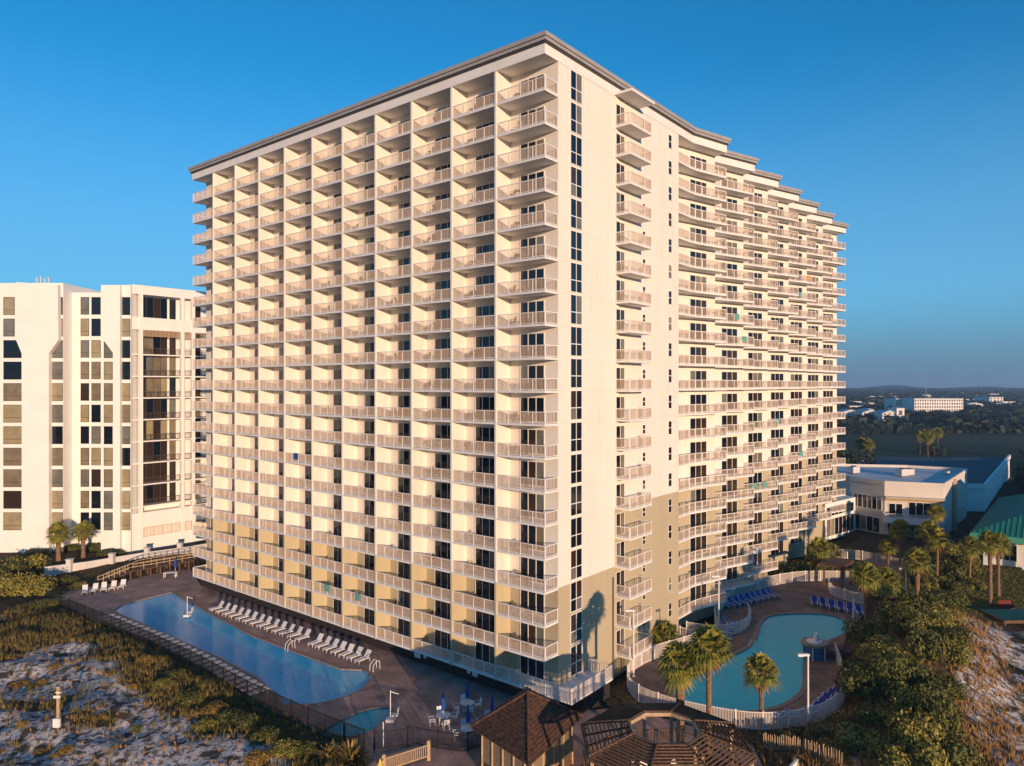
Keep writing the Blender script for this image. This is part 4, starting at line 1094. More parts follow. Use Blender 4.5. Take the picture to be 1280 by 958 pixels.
for k, (dx,dy,nm) in enumerate([(-1.2,0.6,'left'),(1.0,0.9,'right'),(0,-1.5,'near')]):
    KPC.place((PX+dx,PY+dy,PZ), R(40*k), 'white chair under the octagonal pergola, on the %s side' % nm, 'chairs under the pergola')

# timber handrail and closed yellow parasol at the bottom edge
hr = empty('timber_handrail', (-9.5,52.5,0), 0, 'short pale timber handrail beside the closed yellow parasol, bottom edge', 'handrail')
o = MB(); pa, pb, pc = G(455,985,0.4), G(480,962,0.4), G(536,944,0.4)
pts = [(p[0]+9.5,p[1]-52.5) for p in (pa,pb,pc)]
for a,b in zip(pts[:-1],pts[1:]):
    o.wallseg(a,b,0.14,1.15,1.22); o.wallseg(a,b,0.06,0.3,0.38); L = math.hypot(b[0]-a[0],b[1]-a[1])
    for j in range(int(L/0.16)): t=j*0.16/L; x=a[0]+(b[0]-a[0])*t; y=a[1]+(b[1]-a[1])*t; o.box(x-.03,x+.03,y-.03,y+.03,0.3,1.15)
o.build('railing', M['woodpale'], hr)
for p in pts: q = MB(); q.box(p[0]-.12,p[0]+.12,p[1]-.12,p[1]+.12,-.3,1.5); q.build('post', M['woodpale'], hr)
yp = parasol(M['yellow']); x, y = G(475,985,1.0); yp.location = (x,y,0.3); tag(yp, 'closed yellow parasol standing by the timber handrail', 'parasol')
# slatted sand fence and pale board
def sand_fence(p, q, label, n):
    a, b = G(*p), G(*q); root = empty('sand_fence', (*a, 0), 0, label, 'fence')
    o = MB()
    for i in range(n):
        t = i/(n-1); x, y = (b[0]-a[0])*t, (b[1]-a[1])*t; z = hgt(a[0]+x,a[1]+y); h = 1.15+rnd.uniform(-.12,.1); dx = rnd.uniform(-.06,.06)
        o.bar((x,y,z-.1),(x+dx,y,z+h),0.05,0.02,up=(0,1,0))
    o.build('slat', M['woodpale'], root); tag(root.children[0] if root.children else o)
sand_fence((955,935), (1000,948), 'weathered slat sand fence in front of the near white fence', 26)
sand_fence((1004,950), (1052,972), 'weathered slat sand fence in the brown grass at the bottom edge', 26)
x, y = G(990,985,1.2); bd = empty('sign_board', (x,y,0), R(48), 'pale blank board on posts seen from behind, at the bottom edge', 'board')
o = MB(); o.box(-0.9,0.9,-0.05,0.05,1.2,2.7); o.build('panel', M['condo'], bd)
o = MB(); o.box(-0.97,0.97,-0.08,0.08,2.7,2.78); o.build('cap', M['plastic'], bd)
for sx in (-.8,.8): q = MB(); q.box(sx-.06,sx+.06,-0.14,-0.05,-.3,2.68); q.build('post', M['woodpale'], bd)
# signs on the undercroft wall, small sign on spa fence
def wall_sign(s, z, w, h, label):
    p = W(1.15, s); root = MB(); root.box(-w/2,w/2,-0.03,0.0,0,h); o = root.build('notice_sign', M['plastic']); o.location = (p[0],p[1],z); o.rotation_euler = (0,0,TH-R(90)); tag(o, label, 'sign', 'notice signs below the tower')
wall_sign(17.0, 0.5, 0.9, 0.9, 'white notice under the terrace edge, larger one by the short lounger row'); wall_sign(15.9, 0.7, 0.4, 0.55, 'white notice under the terrace edge, smaller one by the short lounger row')
wall_sign(9.9, 0.7, 0.4, 0.6, 'white notice under the terrace edge, left one above the patio tables'); wall_sign(9.1, 0.6, 0.7, 0.7, 'white notice under the terrace edge, right one above the patio tables')

# timber arbours right of the lagoon
def arbour(p0, p1, dep, h, label):
    a, b = G(*p0), G(*p1); root = empty('arbour', (*a,0), math.atan2(b[1]-a[1], b[0]-a[0]), label, 'arbour'); L = math.hypot(b[0]-a[0], b[1]-a[1])
    o = MB()
    for i in range(14): x = -0.3+(L+.6)*i/13; o.box(x-.06,x+.06,-.4,dep+.4,h+.2,h+.34)
    o.box(-.4,L+.4,-.06,.06,h,h+.2); o.box(-.4,L+.4,dep-.06,dep+.06,h,h+.2); o.box(-.3,L+.3,-.35,dep+.35,h+.345,h+.38)
    o.build('roof', M['wood'], root)
    for x in (0,L):
        for y in (0,dep): q = MB(); q.box(x-.12,x+.12,y-.12,y+.12,-.2,h); q.build('post', M['wood'], root)
arbour((1030,733),(1053,737),4,2.9,'reddish timber arbour at the far right end of the lagoon deck')
arbour((1078,735),(1120,741),3.5,2.4,'low dark timber arbour among the palms right of the lagoon')

# ------------------------------------------------------------------ low hotel wing at right
hot = [(66.9,143.7),(70.2,134.9),(79.3,131.6),(98.5,155),(89,161.2),(74.8,160.6)]
hot = [(66.9,141.5),(70.2,134.9),(79.3,131.6),(98.5,155),(89,161.2),(64,166)]
ho = empty('low_hotel_wing', (70.2,134.9,0), 0, 'two storey white hotel wing with flat roof and parapet, right of the tower', 'building')
def hl2(p): return (p[0]-70.2, p[1]-134.9)
M['hotel'] = mat('hotel_stucco', (0.66,0.60,0.54), 0.85, var=0.10, vscale=0.3)
HP = [hl2(p) for p in hot]
o = MB(); o.prism(HP, -0.5, 9.6); o.build('wall', M['hotel'], ho)
o = MB()
for i in range(len(HP)):
    p, q = HP[i], HP[(i+1)%len(HP)]; o.wallseg(p, q, 0.35, 9.4, 10.2)
o.build('parapet', M['hotel'], ho)
o = MB(); o.prism(offset(HP,-0.2), 9.6, 9.64); o.build('roof', M['flatroof'], ho)
# balcony on the front of the wing
o = MB(); a, b = HP[1], HP[2]; d = nrm((b[0]-a[0],b[1]-a[1])); nn_ = (d[1],-d[0]); Lh = math.hypot(b[0]-a[0],b[1]-a[1])
def hp_(s, t): return (a[0]+d[0]*s+nn_[0]*t, a[1]+d[1]*s+nn_[1]*t)
o.prism([hp_(-0.3,0.02),hp_(-0.3,2.4),hp_(Lh-1.2,2.6),hp_(Lh-0.6,0.02)][::-1], 2.7, 3.4); bo = o.build('balcony', M['condo'], ho)
o = MB(); railing(o, hp_(-0.2,2.3), hp_(Lh-1.3,2.5), 3.4, 1.1, gap=0.22, pw=0.08); railing(o, hp_(-0.25,0.1), hp_(-0.25,2.25), 3.5, 1.1, gap=0.2); o.build('railing', M['rail'], bo)
def hwin(p, q, s0, s1, z0, z1, n, name='window'):
    dd = nrm((q[0]-p[0],q[1]-p[1])); n2 = (dd[1],-dd[0]); f = MB(); g = MB()
    def at_(s,t): return (p[0]+dd[0]*s+n2[0]*t, p[1]+dd[1]*s+n2[1]*t)
    for i in range(n):
        x0, x1 = s0+(s1-s0)*i/n, s0+(s1-s0)*(i+1)/n
        g.wallseg(at_(x0+.06,.03),at_(x1-.06,.03),.04,z0,z1,rv.choices(range(5),(6,1,.4,.2,.6))[0])
        f.wallseg(at_(x0-.05,.04),at_(x0+.05,.04),.09,z0,z1)
    f.wallseg(at_(s1-.05,.04),at_(s1+.05,.04),.09,z0,z1); f.wallseg(at_(s0,.04),at_(s1,.04),.08,z1,z1+.1); f.wallseg(at_(s0,.04),at_(s1,.04),.08,z0-.1,z0)
    fo = f.build(name, M['frame'], ho); g.build('pane', BR, fo)
o = MB(); o.wallseg(hp_(0.1,0.12),hp_(Lh-0.1,0.12),0.22,6.55,7.25); o.build('fascia_band', M['woodpale'], ho)
o = MB(); o.prism([hp_(0,0.05),hp_(0,1.6),hp_(Lh,1.6),hp_(Lh,0.05)][::-1], 7.27, 7.4); o.build('awning', M['hotel'], ho)
hwin(HP[1],HP[2],0.7,3.0,3.6,6.0,2,'french_door'); hwin(HP[1],HP[2],4.0,8.8,3.6,6.4,4); hwin(HP[0],HP[1],0.6,6.8,4.6,7.0,6); hwin(HP[0],HP[1],0.8,6.4,0.3,3.0,4); hwin(HP[1],HP[2],0.5,8,0.2,2.3,5)
o = MB(); p = hl2((86.5,140.2)); o.box(p[0]-.6,p[0]+.1,p[1]-.9,p[1]-.2,-.3,9.9); o.build('chimney', M['woodpale'], ho)
# curved entrance block between tower and wing, dark glass
o = MB(); o.prism([hl2(p) for p in [(57.5,131.5),(66.9,139.5),(66.9,141.4),(62,150),(56,146)]], -.4, 6.4); o.build('wall', M['condo'], ho)
hwin(hl2((57.5,131.5)), hl2((66.9,139.5)), 0.5, 11.5, 0.3, 3.4, 7); hwin(hl2((57.5,131.5)), hl2((66.9,139.5)), 0.5, 11.5, 4.0, 5.6, 7)
def unit(x,y,z,sx,sy,sz,label):
    root = empty('rooftop_unit', (x,y,z), R(25), label, 'air conditioner'); o = MB(); o.box(-sx,sx,-sy,sy,0.15,sz); o.build('casing', M['concrete'], root)
    o = MB(); o.tube((0,0,sz),(0,0,sz+.2),min(sx,sy)*.6,min(sx,sy)*.6,12); o.tube((sx*.7,0,0.4),(sx*1.6,0,0.4),.12,.12,6); o.build('fan', M['roofdark'], root)
    o = MB(); o.box(-sx*.9,sx*.9,-sy*.9,-sy*.7,0,.15); o.box(-sx*.9,sx*.9,sy*.7,sy*.9,0,.15); o.build('skid', M['roofdark'], root)
unit(79.5,146,9.64,1.1,0.8,1.5,'grey rooftop unit in the middle of the low hotel roof'); unit(81.6,147.5,9.64,0.9,0.8,1.3,'smaller rooftop unit just right of the middle one'); unit(72,151,9.64,1.0,.8,1.4,'rooftop unit at the left end of the low hotel roof'); unit(90.5,149,9.64,.4,.4,.7,'little white vent unit at the right end of the low hotel roof')

# big low building with dark flat roof behind
gb = empty('flat_roof_hall', (106,160,0), 0, 'wide low hall with dark flat roof and white parapet behind the hotel wing', 'building')
def g6(px,py): x,y = G(px,py,6.0); return (x-106,y-160)
GP = [g6(1085,604),g6(1231,605.5),g6(1278,566),g6(1257,568.5),g6(1080,568)]
GP = [g6(1060,604.5),g6(1231,605.5),g6(1262,569),g6(1082,568.5)]
o = MB(); o.prism(GP, -1, 5.2); o.build('wall', M['condo'], gb)
o = MB(); o.prism(offset(GP,-.3), 5.2, 5.24); o.build('roof', mat('dark_membrane', (0.07,0.09,0.11), 0.8, var=0.25, vscale=0.15), gb)
o = MB()
for i in (0,1,3):
    o = MB(); o.wallseg(GP[i],GP[(i+1)%4],0.6,5.0,6.1); o.build('parapet', M['condo'], gb)
q0 = G(1264,568,6.0); q1 = G(1400,470+30,6.0)

# unseen five storey block, added beyond the right edge to shade hall and field
bh = empty('added_shade_block', (122,92,0), R(8), 'unseen five storey cream block added beyond the right edge to cast shade', 'building')
o = MB(); o.box(0,75,0,18,-.5,17); o.build('wall', M['hotel'], bh)
o = MB(); o.box(-.4,75.4,-.4,18.4,17.01,17.6); o.build('roof', M['roof'], bh)
for f_ in range(5):
    for c_ in range(12): q = MB(); q.box(1.5+c_*6.1,5.2+c_*6.1,-.06,-.004,1+f_*3.2,3.2+f_*3.2); q.build('window', M['glass'], bh)
# green roofed building
grn = mat('green_metal_roof', (0.015,0.20,0.15), 0.45, 0.5, var=0.15, vscale=0.4); grn2 = mat('green_roof_band', (0.06,0.30,0.19), 0.45, 0.5)
gbx = empty('green_roof_building', (72.4,113.2,0), R(51.02-90), 'building with a broad teal green metal hip roof at the right edge', 'building')
o = MB(); o.box(2,42,2,42,-.5,4.9); o.build('wall', M['condo'], gbx)
def hipband(mb, x0,x1,y0,y1,z0,i,z1,mi=0):
    a = [(x0,y0,z0),(x1,y0,z0),(x1,y1,z0),(x0,y1,z0)]; b = [(x0+i,y0+i,z1),(x1-i,y0+i,z1),(x1-i,y1-i,z1),(x0+i,y1-i,z1)]
    mb.add(a+b, [(0,1,5,4),(1,2,6,5),(2,3,7,6),(3,0,4,7),(4,5,6,7),(3,2,1,0)], mi)
o = MB(); hipband(o, -.2,44.2,-.2,44.2,4.1,0.25,5.0,1); hipband(o, .05,43.95,.05,43.95,5.02,17,11.9,0)
for k in range(62):
    x = 0.5+k*0.7; d_ = max(0.05, min(x, 43.9-x, 16.9)); sl = 6.88/17
    o.bar((x,.06,5.07),(x,.05+d_,5.07+d_*sl),0.08,0.10,1); o.bar((.06,x,5.07),(.05+d_,x,5.07+d_*sl),0.05,0.05,0)
o.build('roof', [grn,grn2], gbx)
for k in range(6): q = MB(); q.box(2+k*5-.3,2+k*5+.3,0.6,1.2,-.5,4.3); q.build('column', M['condo'], gbx)
for k in range(5):
    q = MB(); q.box(3.2+k*5,6+k*5,1.93,1.998,0.9,3.4); fo = q.build('window', M['frame'], gbx); g = MB()
    for j in range(3): g.box(3.3+k*5+j*.9,4.1+k*5+j*.9,1.9,1.93,1.0,3.3)
    g.build('pane', M['glass'], fo)
x, y = G(1268,778); cv = empty('green_cover', (x,y,0), R(3), 'flat dark teal tarpaulin on a low timber frame at the right edge', 'tarpaulin')
o = MB(); o.box(-3,5,-2.3,2.0,0.9,0.95); o.build('sheet', mat('teal_tarp', (0.01,0.10,0.09), 0.7), cv)
o = MB(); o.box(-3.1,5.1,-2.45,-2.3,0.7,1.05); o.box(-3.2,-3.0,-2.45,2.1,.7,1.05); o.build('frame', M['wood'], cv)
for sx in (-3,-.5,2,4.5): q = MB(); q.box(sx-.08,sx+.08,-2.44,-2.3,-.6,.7); q.build('leg', M['wood'], cv)
x, y = G(1258,762); o = MB(); o.box(-.8,.8,-.4,.4,0,.55); o.box(-.8,.8,.3,.4,.55,1.0); ob = o.build('bench', M['red']); ob.location=(x,y,hgt(x,y)); tag(ob,'red bench on the lawn beside the teal tarpaulin','bench')
# ------------------------------------------------------------------ palms
def fan(mb, base, d, size, rr, mi=0, nb=13):
    """one palmetto frond: a petiole and a fan of narrow drooping blades"""
    d = Vector(d).normalized(); base = Vector(base)
    tip = base + d*size*0.45 + Vector((0,0,-0.03*size))
    mb.bar(base, tip, 0.035, 0.03, mi)
    side = d.cross(Vector((0,0,1)))
    if side.length < 0.1: side = Vector((1,0,0))
    side.normalize(); upv = side.cross(d).normalized()
    if upv.z < 0: upv = -upv
    for j in range(nb):
        a = (j/(nb-1)-0.5)*R(190)
        bd = (d*math.cos(a) + side*math.sin(a) + upv*0.12*math.cos(a*2)).normalized()
        L = size*(0.62+0.12*math.cos(a))*rr.uniform(.9,1.1); w = size*0.055
        sv = bd.cross(upv).normalized()*w
        m1 = tip + bd*L*0.55; e = tip + bd*L + Vector((0,0,-L*(0.28+0.1*rr.random())))
        mb.add([tuple(tip), tuple(m1-sv), tuple(m1+sv), tuple(e)], [(0,1,2),(1,3,2)], mi)
def crown_mesh(seed, size=1.68, n=29, low=-0.6):
    rr = random.Random(seed); g = MB(); dd = MB()
    for i in range(n):
        a = i*2.39996+rr.uniform(-.2,.2); t = (i+0.5)/n
        el = low + (1.45-low)*(t**0.9)
        d = (math.cos(a)*math.cos(el), math.sin(a)*math.cos(el), math.sin(el))
        fan(g, (0,0,0), d, size*rr.uniform(.85,1.1), rr)
    for i in range(9):
        a = i*0.7+rr.random(); el = rr.uniform(-1.35,-0.9); d = (math.cos(a)*math.cos(el), math.sin(a)*math.cos(el), math.sin(el))
        fan(dd, (0,0,-.1), d, size*0.75, rr, 0, 7)
    return g, dd
def trunk_mesh(h, r, seed, bulge=0.0):
    rr = random.Random(seed); o = MB(); n = 12; m = max(5,int(h/0.35)); vs = []; lean = rr.uniform(-.25,.25)
    for j in range(m+1):
        t = j/m; z = h*t-0.3*(1-t); q = r*(1.25-0.3*min(1,t*3)) * (1+bulge*max(0,(t-0.55)*2)) * (1.06 if j%2 else 0.96)
        cx = lean*math.sin(t*1.5); 
        for i in range(n): a = 2*math.pi*i/n; vs.append((cx+q*math.cos(a)*rr.uniform(.94,1.06), q*math.sin(a)*rr.uniform(.94,1.06), z))
    o.add(vs, [(j*n+i, j*n+(i+1)%n, (j+1)*n+(i+1)%n, (j+1)*n+i) for j in range(m) for i in range(n)]+[tuple(range(m*n,(m+1)*n))])
    top = lean*math.sin(1.5)
    if bulge > 0 or True:      # old leaf boots under the crown
        for k in range(46):
            a = rr.uniform(0,6.28); z = h-rr.uniform(0.1, 1.4 if bulge else 0.8); q = r*(1+bulge)*0.95
            p = Vector((top*(z/h)+q*math.cos(a), q*math.sin(a), z)); o.bar(p, p+Vector((math.cos(a)*.16, math.sin(a)*.16, .2)), 0.08, 0.04)
    return o, top
CR = []
for s in (1,2,3):
    g, dd = crown_mesh(s); CR.append((g, dd))
crown_me = []
def palm(px, py, h, label, r=0.17, bulge=0.3, size=1.0, base=None, var=0, z=None):
    x, y = base if base else G(px, py); zz = hgt(x, y) if z is None else z
    root = empty('sabal_palm', (x,y,zz), rnd.uniform(0,6.28), label, 'palm tree', 'sabal palms')
    t, top = trunk_mesh(h, r, rnd.randrange(999), bulge); t.build('trunk', M['trunk'], root, smooth=True)
    if len(crown_me) < 3:
        k = len(crown_me); g, dd = CR[k]; a = g.build('crown', M['palm'], root, fix=False); b = dd.build('dead_fronds', M['palmdead'], root, fix=False); crown_me.append((a,b))
    else:
        ga, gb_ = crown_me[var%3]; a = ga.copy(); C.objects.link(a); a.parent = root; b = gb_.copy(); C.objects.link(b); b.parent = root
    for q in (a,b): q.location = (top,0,h); q.scale = (size,)*3
    return root
palm(0,0,9.0,'slim round crowned palm between pergola and lagoon, taller of the pair', base=(14.5,52.9), r=0.2, bulge=0.25, size=1.08, z=0)
palm(0,0,7.7,'palm with a shaggy thick trunk, left of the tall slim palm by the lagoon', base=(12.6,53.3), r=0.3, bulge=0.35, size=1.12, var=1, z=0)
palm(952,910,5.2,'single palm with a round crown in front of the lagoon water', r=0.2, bulge=0.3, size=0.98, var=2)
palm(831,812,3.6,'short bushy palm against the beige foot of the tower', r=0.25, bulge=0.4, size=1.1)
palm(1083,800,5.8,'palm at the right end of the lagoon beside the short white post', size=1.1, var=1, r=.2)
palm(1108,790,4.0,'low palm in the shrubs just right of the lagoon', size=1.1, var=2)
palm(1147,768,5.6,'bushy palm right of the lamp post among the shrubs', size=1.1, var=0, r=.28)
palm(1171,728,6.2,'tall palm in the middle of the garden between the lagoon and the hotel', size=1.15, var=1)
palm(1159,725,7.0,'palm with orange lit old fronds behind the tall garden palm', size=1.15, var=2)
palm(1125,715,6.4,'slim palm in front of the hotel balcony', size=1.05, var=0)
palm(1110,712,3.4,'small pale palm on the lawn behind the low arbour', size=0.95, var=1)
palm(1238,758,7.9,'tall palm on the lawn in front of the green roofed building, left of two', size=1.05, var=2, r=.24)
palm(1248,745,6.9,'palm behind and right of the tall lawn palm by the green roofed building', size=1.05, var=0, r=.22)
palm(1170,690,6.8,'palm beside the hotel wing balcony', size=1.0, var=1)
palm(74,716,4.3,'palm in the raised bed by the white condominium, left of two', size=1.15, var=0, r=.35, bulge=.5, base=G(73,708))
palm(104,712,4.3,'palm in the raised bed by the white condominium, right of two', size=1.1, var=2, r=.3, bulge=.3, base=G(104,704))
palm(1212,722,4.4,'dark palm in the shade left of the green roofed building', size=1.1, var=2)
palm(905,735,3.2,'small palm at the foot of the right wing behind the far lagoon fence', size=1.2, var=1)
palm(1022,712,3.2,'rounded palm in front of the last step of the right wing', size=1.2, var=0)
# palmetto / pampas clump at the bottom edge
def spiky(label, x, y, s, mats, nb=90, name='spiky_palmetto', cat='plant', h=1.5):
    rr = random.Random(int(x*10)); o = MB()
    for i in range(nb):
        a = rr.uniform(0,6.28); el = rr.uniform(0.35,1.4); L = s*rr.uniform(.6,1)
        d = Vector((math.cos(a)*math.cos(el), math.sin(a)*math.cos(el), math.sin(el))); side = d.cross(Vector((0,0,1))).normalized()*0.05*s
        m1 = d*L*.6; e = d*L+Vector((0,0,-L*.15))
        o.add([(0,0,0),tuple(m1-side),tuple(m1+side),tuple(e)],[(0,1,2),(1,3,2)], 1 if (rr.random()<.4 and el>0.8) else 0)
    ob = o.build(name, mats, fix=False); ob.location = (x,y,hgt(x,y)); tag(ob, label, cat); return ob
x, y = G(440,958); spiky('spiky plant with golden blades behind the closed yellow parasol', x, y, 2.3, [M['grassg'],M['grasso']], 150)
x, y = G(412,955); spiky('smaller spiky golden plant left of the larger one at the bottom edge', x, y, 1.8, [M['grassg'],M['grasso']], 110)

# ------------------------------------------------------------------ shrubs
def shrub_mesh(seed, n=1500, leaf=0.16, flat=0.75):
    rr = random.Random(seed); o = MB()
    lobes = [((rr.uniform(-.5,.5), rr.uniform(-.5,.5), rr.uniform(.2,.62)*flat), rr.uniform(.28,.52)) for _ in range(11)]
    for i in range(n):
        c, r = rr.choice(lobes)
        d = Vector((rr.gauss(0,1), rr.gauss(0,1), rr.gauss(0,1)+.25)).normalized()
        p = Vector(c) + d*r*(1-0.35*rr.random()**2)*rr.choice((1,1,1,1.12))
        if p.z < 0.02: p.z = 0.02+rr.random()*.1
        nrm_ = (d + Vector((rr.gauss(0,.5), rr.gauss(0,.5), rr.gauss(0,.5)))).normalized()
        a = nrm_.orthogonal().normalized(); b = nrm_.cross(a); th = rr.uniform(0,6.28)
        a2 = (a*math.cos(th)+b*math.sin(th))*leaf*rr.uniform(.35,.8); b2 = (b*math.cos(th)-a*math.sin(th))*leaf*rr.uniform(.2,.4)
        o.add([tuple(p-a2), tuple(p+b2), tuple(p+a2), tuple(p-b2)], [(0,1,2,3)])
    return o
def stems_mesh(seed):
    rr = random.Random(seed); o = MB()
    for i in range(7):
        a = rr.uniform(0,6.28); o.tube((0,0,-.1),(math.cos(a)*.4,math.sin(a)*.4,rr.uniform(.35,.6)),.03,.012,5)
    return o
SH = {}
def shrub(kind, x, y, sx, sz, label, name='shrub', cat='shrub', group='garden shrubs', z=None, big=True):
    key = (kind, rnd.randrange(3), big)
    root = empty(name, (x,y,(hgt(x,y) if z is None else z)-0.05), rnd.uniform(0,6.28), label, cat, group)
    if key not in SH:
        g = shrub_mesh(hash(key[1])+len(SH)*7, 2600 if big else 900, 0.115 if big else 0.15); a = g.build('foliage', M[kind], root, fix=False); b = stems_mesh(len(SH)).build('stem', M['bark'], root, fix=False); SH[key] = (a,b)
    else:
        a0,b0 = SH[key]; a = a0.copy(); C.objects.link(a); a.parent = root; b = b0.copy(); C.objects.link(b); b.parent = root
    root.scale = (sx, sx*rnd.uniform(.85,1.15), sz)
    return root
# big thicket on the dune right of the lagoon
rs = random.Random(21)
thick = [(1090,790),(1075,812),(1100,815),(1130,800),(1160,790),(1180,800),(1080,838),(1105,842),(1135,835),(1165,825),(1190,822),(1085,865),(1110,868),(1140,862),(1170,855),(1190,850),(1090,892),(1115,895),(1145,890),(1172,880),(1125,915),(1150,915),(1172,905),(1075,885),(1150,772),(1185,775),(1120,780),(1140,938)]
for i,(px_,py_) in enumerate(thick):
    zt = 1.0
    x, y = G(px_+rs.uniform(-4,4), py_+10, 3.0)
    kind = rs.choice(['shrubd','shrubg','shrubg','shrubd']); low = 0.55 if (py_ > 862 and px_ < 1130) else 1.0
    shrub(kind, x, y, rs.uniform(2.0,2.9)*(0.7 if low < 1 else 0.95), rs.uniform(1.7,3.5)*low, '%s leafy shrub in the dune thicket right of the lagoon, %s from the back' % ('dark' if kind=='shrubd' else 'olive', ORD[i]), group='thicket right of the lagoon')
def many(lst, kinds, lab, grp, big=True, k_=1.0):
    for i,(px_,py_,s,h) in enumerate(lst):
        s *= k_; h *= k_
        x, y = G(px_,py_); k = kinds[i%len(kinds)]
        shrub(k, x, y, s, h, lab % ORD[i], group=grp, big=big)
many([(800,838,1.6,1.4),(815,830,1.8,1.6),(838,826,2.0,1.7),(870,818,1.7,1.5),(850,800,1.8,1.6),(808,822,1.5,1.3),(828,846,1.5,1.3),(812,856,1.3,1.2),(775,845,1.5,1.5),(800,868,1.1,.8),(822,880,1.1,.8)], ['shrubd','shrubg'], 'rounded shrub in the bed between tower and lagoon fence, %s', 'shrubs between the tower and the lagoon')
many([(915,722,2.4,2.2),(935,716,2.6,2.4),(960,716,2.6,3.0),(985,712,3.0,3.6),(1010,706,3.2,4.6),(1030,704,3.0,4.0),(950,728,2.0,1.5),(985,725,2.2,1.6),(925,735,1.8,1.4),(893,752,1.8,1.6),(1035,720,2.2,1.8)], ['shrubd','shrubg','shrubd'], 'dark shrub at the foot of the stepped wing, %s from the left', 'shrubs at the foot of the wing')
many([(1095,745,2.2,2.0),(1115,750,2.4,2.4),(1135,752,2.2,2.0),(1165,752,2.6,3.0),(1180,765,2.6,2.6),(1195,762,2.4,2.4),(1170,735,2.6,3.2),(1190,728,3.0,4.2),(1205,715,3.4,5.0),(1190,700,3.4,5.2),(1155,700,2.6,3.0),(1200,740,2.4,2.4),(1215,735,2.4,2.0),(1180,712,3.0,4.0),(1135,728,2.2,1.9)], ['shrubg','shrubd','shrubd'], 'garden shrub among the palms in front of the hotel wing, %s', 'shrubs among the garden palms', k_=0.72)
many([(20,740,3.2,3.2),(45,742,2.8,2.6),(5,728,3.4,3.6),(28,720,3.2,3.6),(-5,745,3,2.6),(60,760,1.8,1.4),(70,745,1.6,1.1),(100,735,1.5,1.0),(85,728,1.6,1.1)], ['shrubg','shrubg','shrubd'], 'olive dune shrub at the left edge below the white condominium, %s', 'dune shrubs at the far left')
many([(18,690,3,2.4),(50,700,2.5,1.4),(140,700,2.4,1.2),(120,694,2.4,1.4),(88,694,2.2,1.2)], ['shrubd'], 'dark low shrub in the raised bed of the condominium, %s', 'shrubs in the raised bed')
many([(182,838,1.7,1.5),(222,858,1.7,1.5),(205,868,1.8,1.4),(240,885,2.2,1.7),(265,895,2.2,1.8),(290,905,2.2,1.8),(255,912,2.0,1.4),(310,912,2.1,1.7),(150,828,1.4,.9),(335,930,2.0,1.7),(355,948,2.1,1.8),(380,945,1.9,1.6),(325,958,2.1,1.5),(60,790,1.6,.9),(20,800,1.7,.9),(100,805,1.6,.8),(138,850,1.2,.6)], ['shrubo','shrubd','shrubg','shrubd'], 'scrubby dune shrub outside the black fence, %s from the far end', 'scrub outside the black fence', k_=0.62)
many([(250,760,1.3,1.1),(265,765,1.3,1.1),(278,764,1.2,1.0),(388,800,1.2,1.3),(459,826,1.3,1.5)], ['shrubo'], 'golden ornamental grass bush against the foot of the tower, %s from the left', 'golden bushes below the tower')
many([(905,925,1.3,1.0),(935,932,1.4,1.1),(1030,925,1.6,1.0),(1060,915,1.6,1.1),(1080,940,1.6,1.0),(1040,948,1.5,.9),(920,948,1.4,1.1),(985,925,1.3,.8),(1105,948,1.5,.9)], ['shrubo','shrubd','shrubo'], 'low brown dune bush in front of the near lagoon fence, %s from the left', 'bushes before the near fence', big=False)

# ------------------------------------------------------------------ dune grass (nobody could count it)
def grass(name, n, region, m, hmin, hmax, seed, dens, blades=7, thin=0.018):
    rr = random.Random(seed); rs_ = np.random.RandomState(seed)
    x0,x1,y0,y1 = region
    xs = rs_.uniform(x0,x1,n*4); ys = rs_.uniform(y0,y1,n*4)
    keep = rs_.rand(n*4) < dens(xs, ys)
    xs, ys = xs[keep][:n], ys[keep][:n]; zs = [hgt(a,b) for a,b in zip(xs,ys)]
    vs = []; fs = []
    for X_,Y_,Z_ in zip(xs,ys,zs):
        h0 = rr.uniform(hmin,hmax)
        for k in range(blades):
            a = rr.uniform(0,6.28); l_ = rr.uniform(.15,.5)*h0; h = h0*rr.uniform(.6,1)
            bx_, by_ = X_+rr.uniform(-.12,.12), Y_+rr.uniform(-.12,.12); w = thin*rr.uniform(.7,1.4)
            c, s = math.cos(a), math.sin(a); b = len(vs)
            vs += [(bx_-w*s,by_+w*c,Z_-.03),(bx_+w*s,by_-w*c,Z_-.03),(bx_+c*l_*.4+w*s*.8,by_+s*l_*.4-w*c*.8,Z_+h*.6),(bx_+c*l_*.4-w*s*.8,by_+s*l_*.4+w*c*.8,Z_+h*.6),(bx_+c*l_,by_+s*l_,Z_+h)]
            fs += [(b,b+1,b+2,b+3),(b+3,b+2,b+4)]
    me = bpy.data.meshes.new(name); me.from_pydata(vs,[],fs); me.materials.append(m)
    o = bpy.data.objects.new(name, me); C.objects.link(o); tag(o, kind='stuff'); return o
def offdeck(x, y):
    k = np.ones(x.shape)
    for p in (deck1, deck2, body_w): k = k*(~in_poly(x,y,p)).astype(float)
    return k
def d_west_dark(x, y):
    s = sandmask(x,y); nn = vnoise(x/2.2+4,y/2.2+9); w = ((x < 4)&(y<100)).astype(float)
    return offdeck(x,y)*w*(0.9*(1-s)+0.12*np.clip((nn-.55)*5,0,1))
def d_west_straw(x, y):
    s = sandmask(x,y); nn = vnoise(x/1.7+34,y/1.7+19); w = ((x < 4)&(y<100)).astype(float)
    return offdeck(x,y)*w*(0.10+0.5*np.clip((nn-.6)*4,0,1))*np.where(s>.4,1,.6)
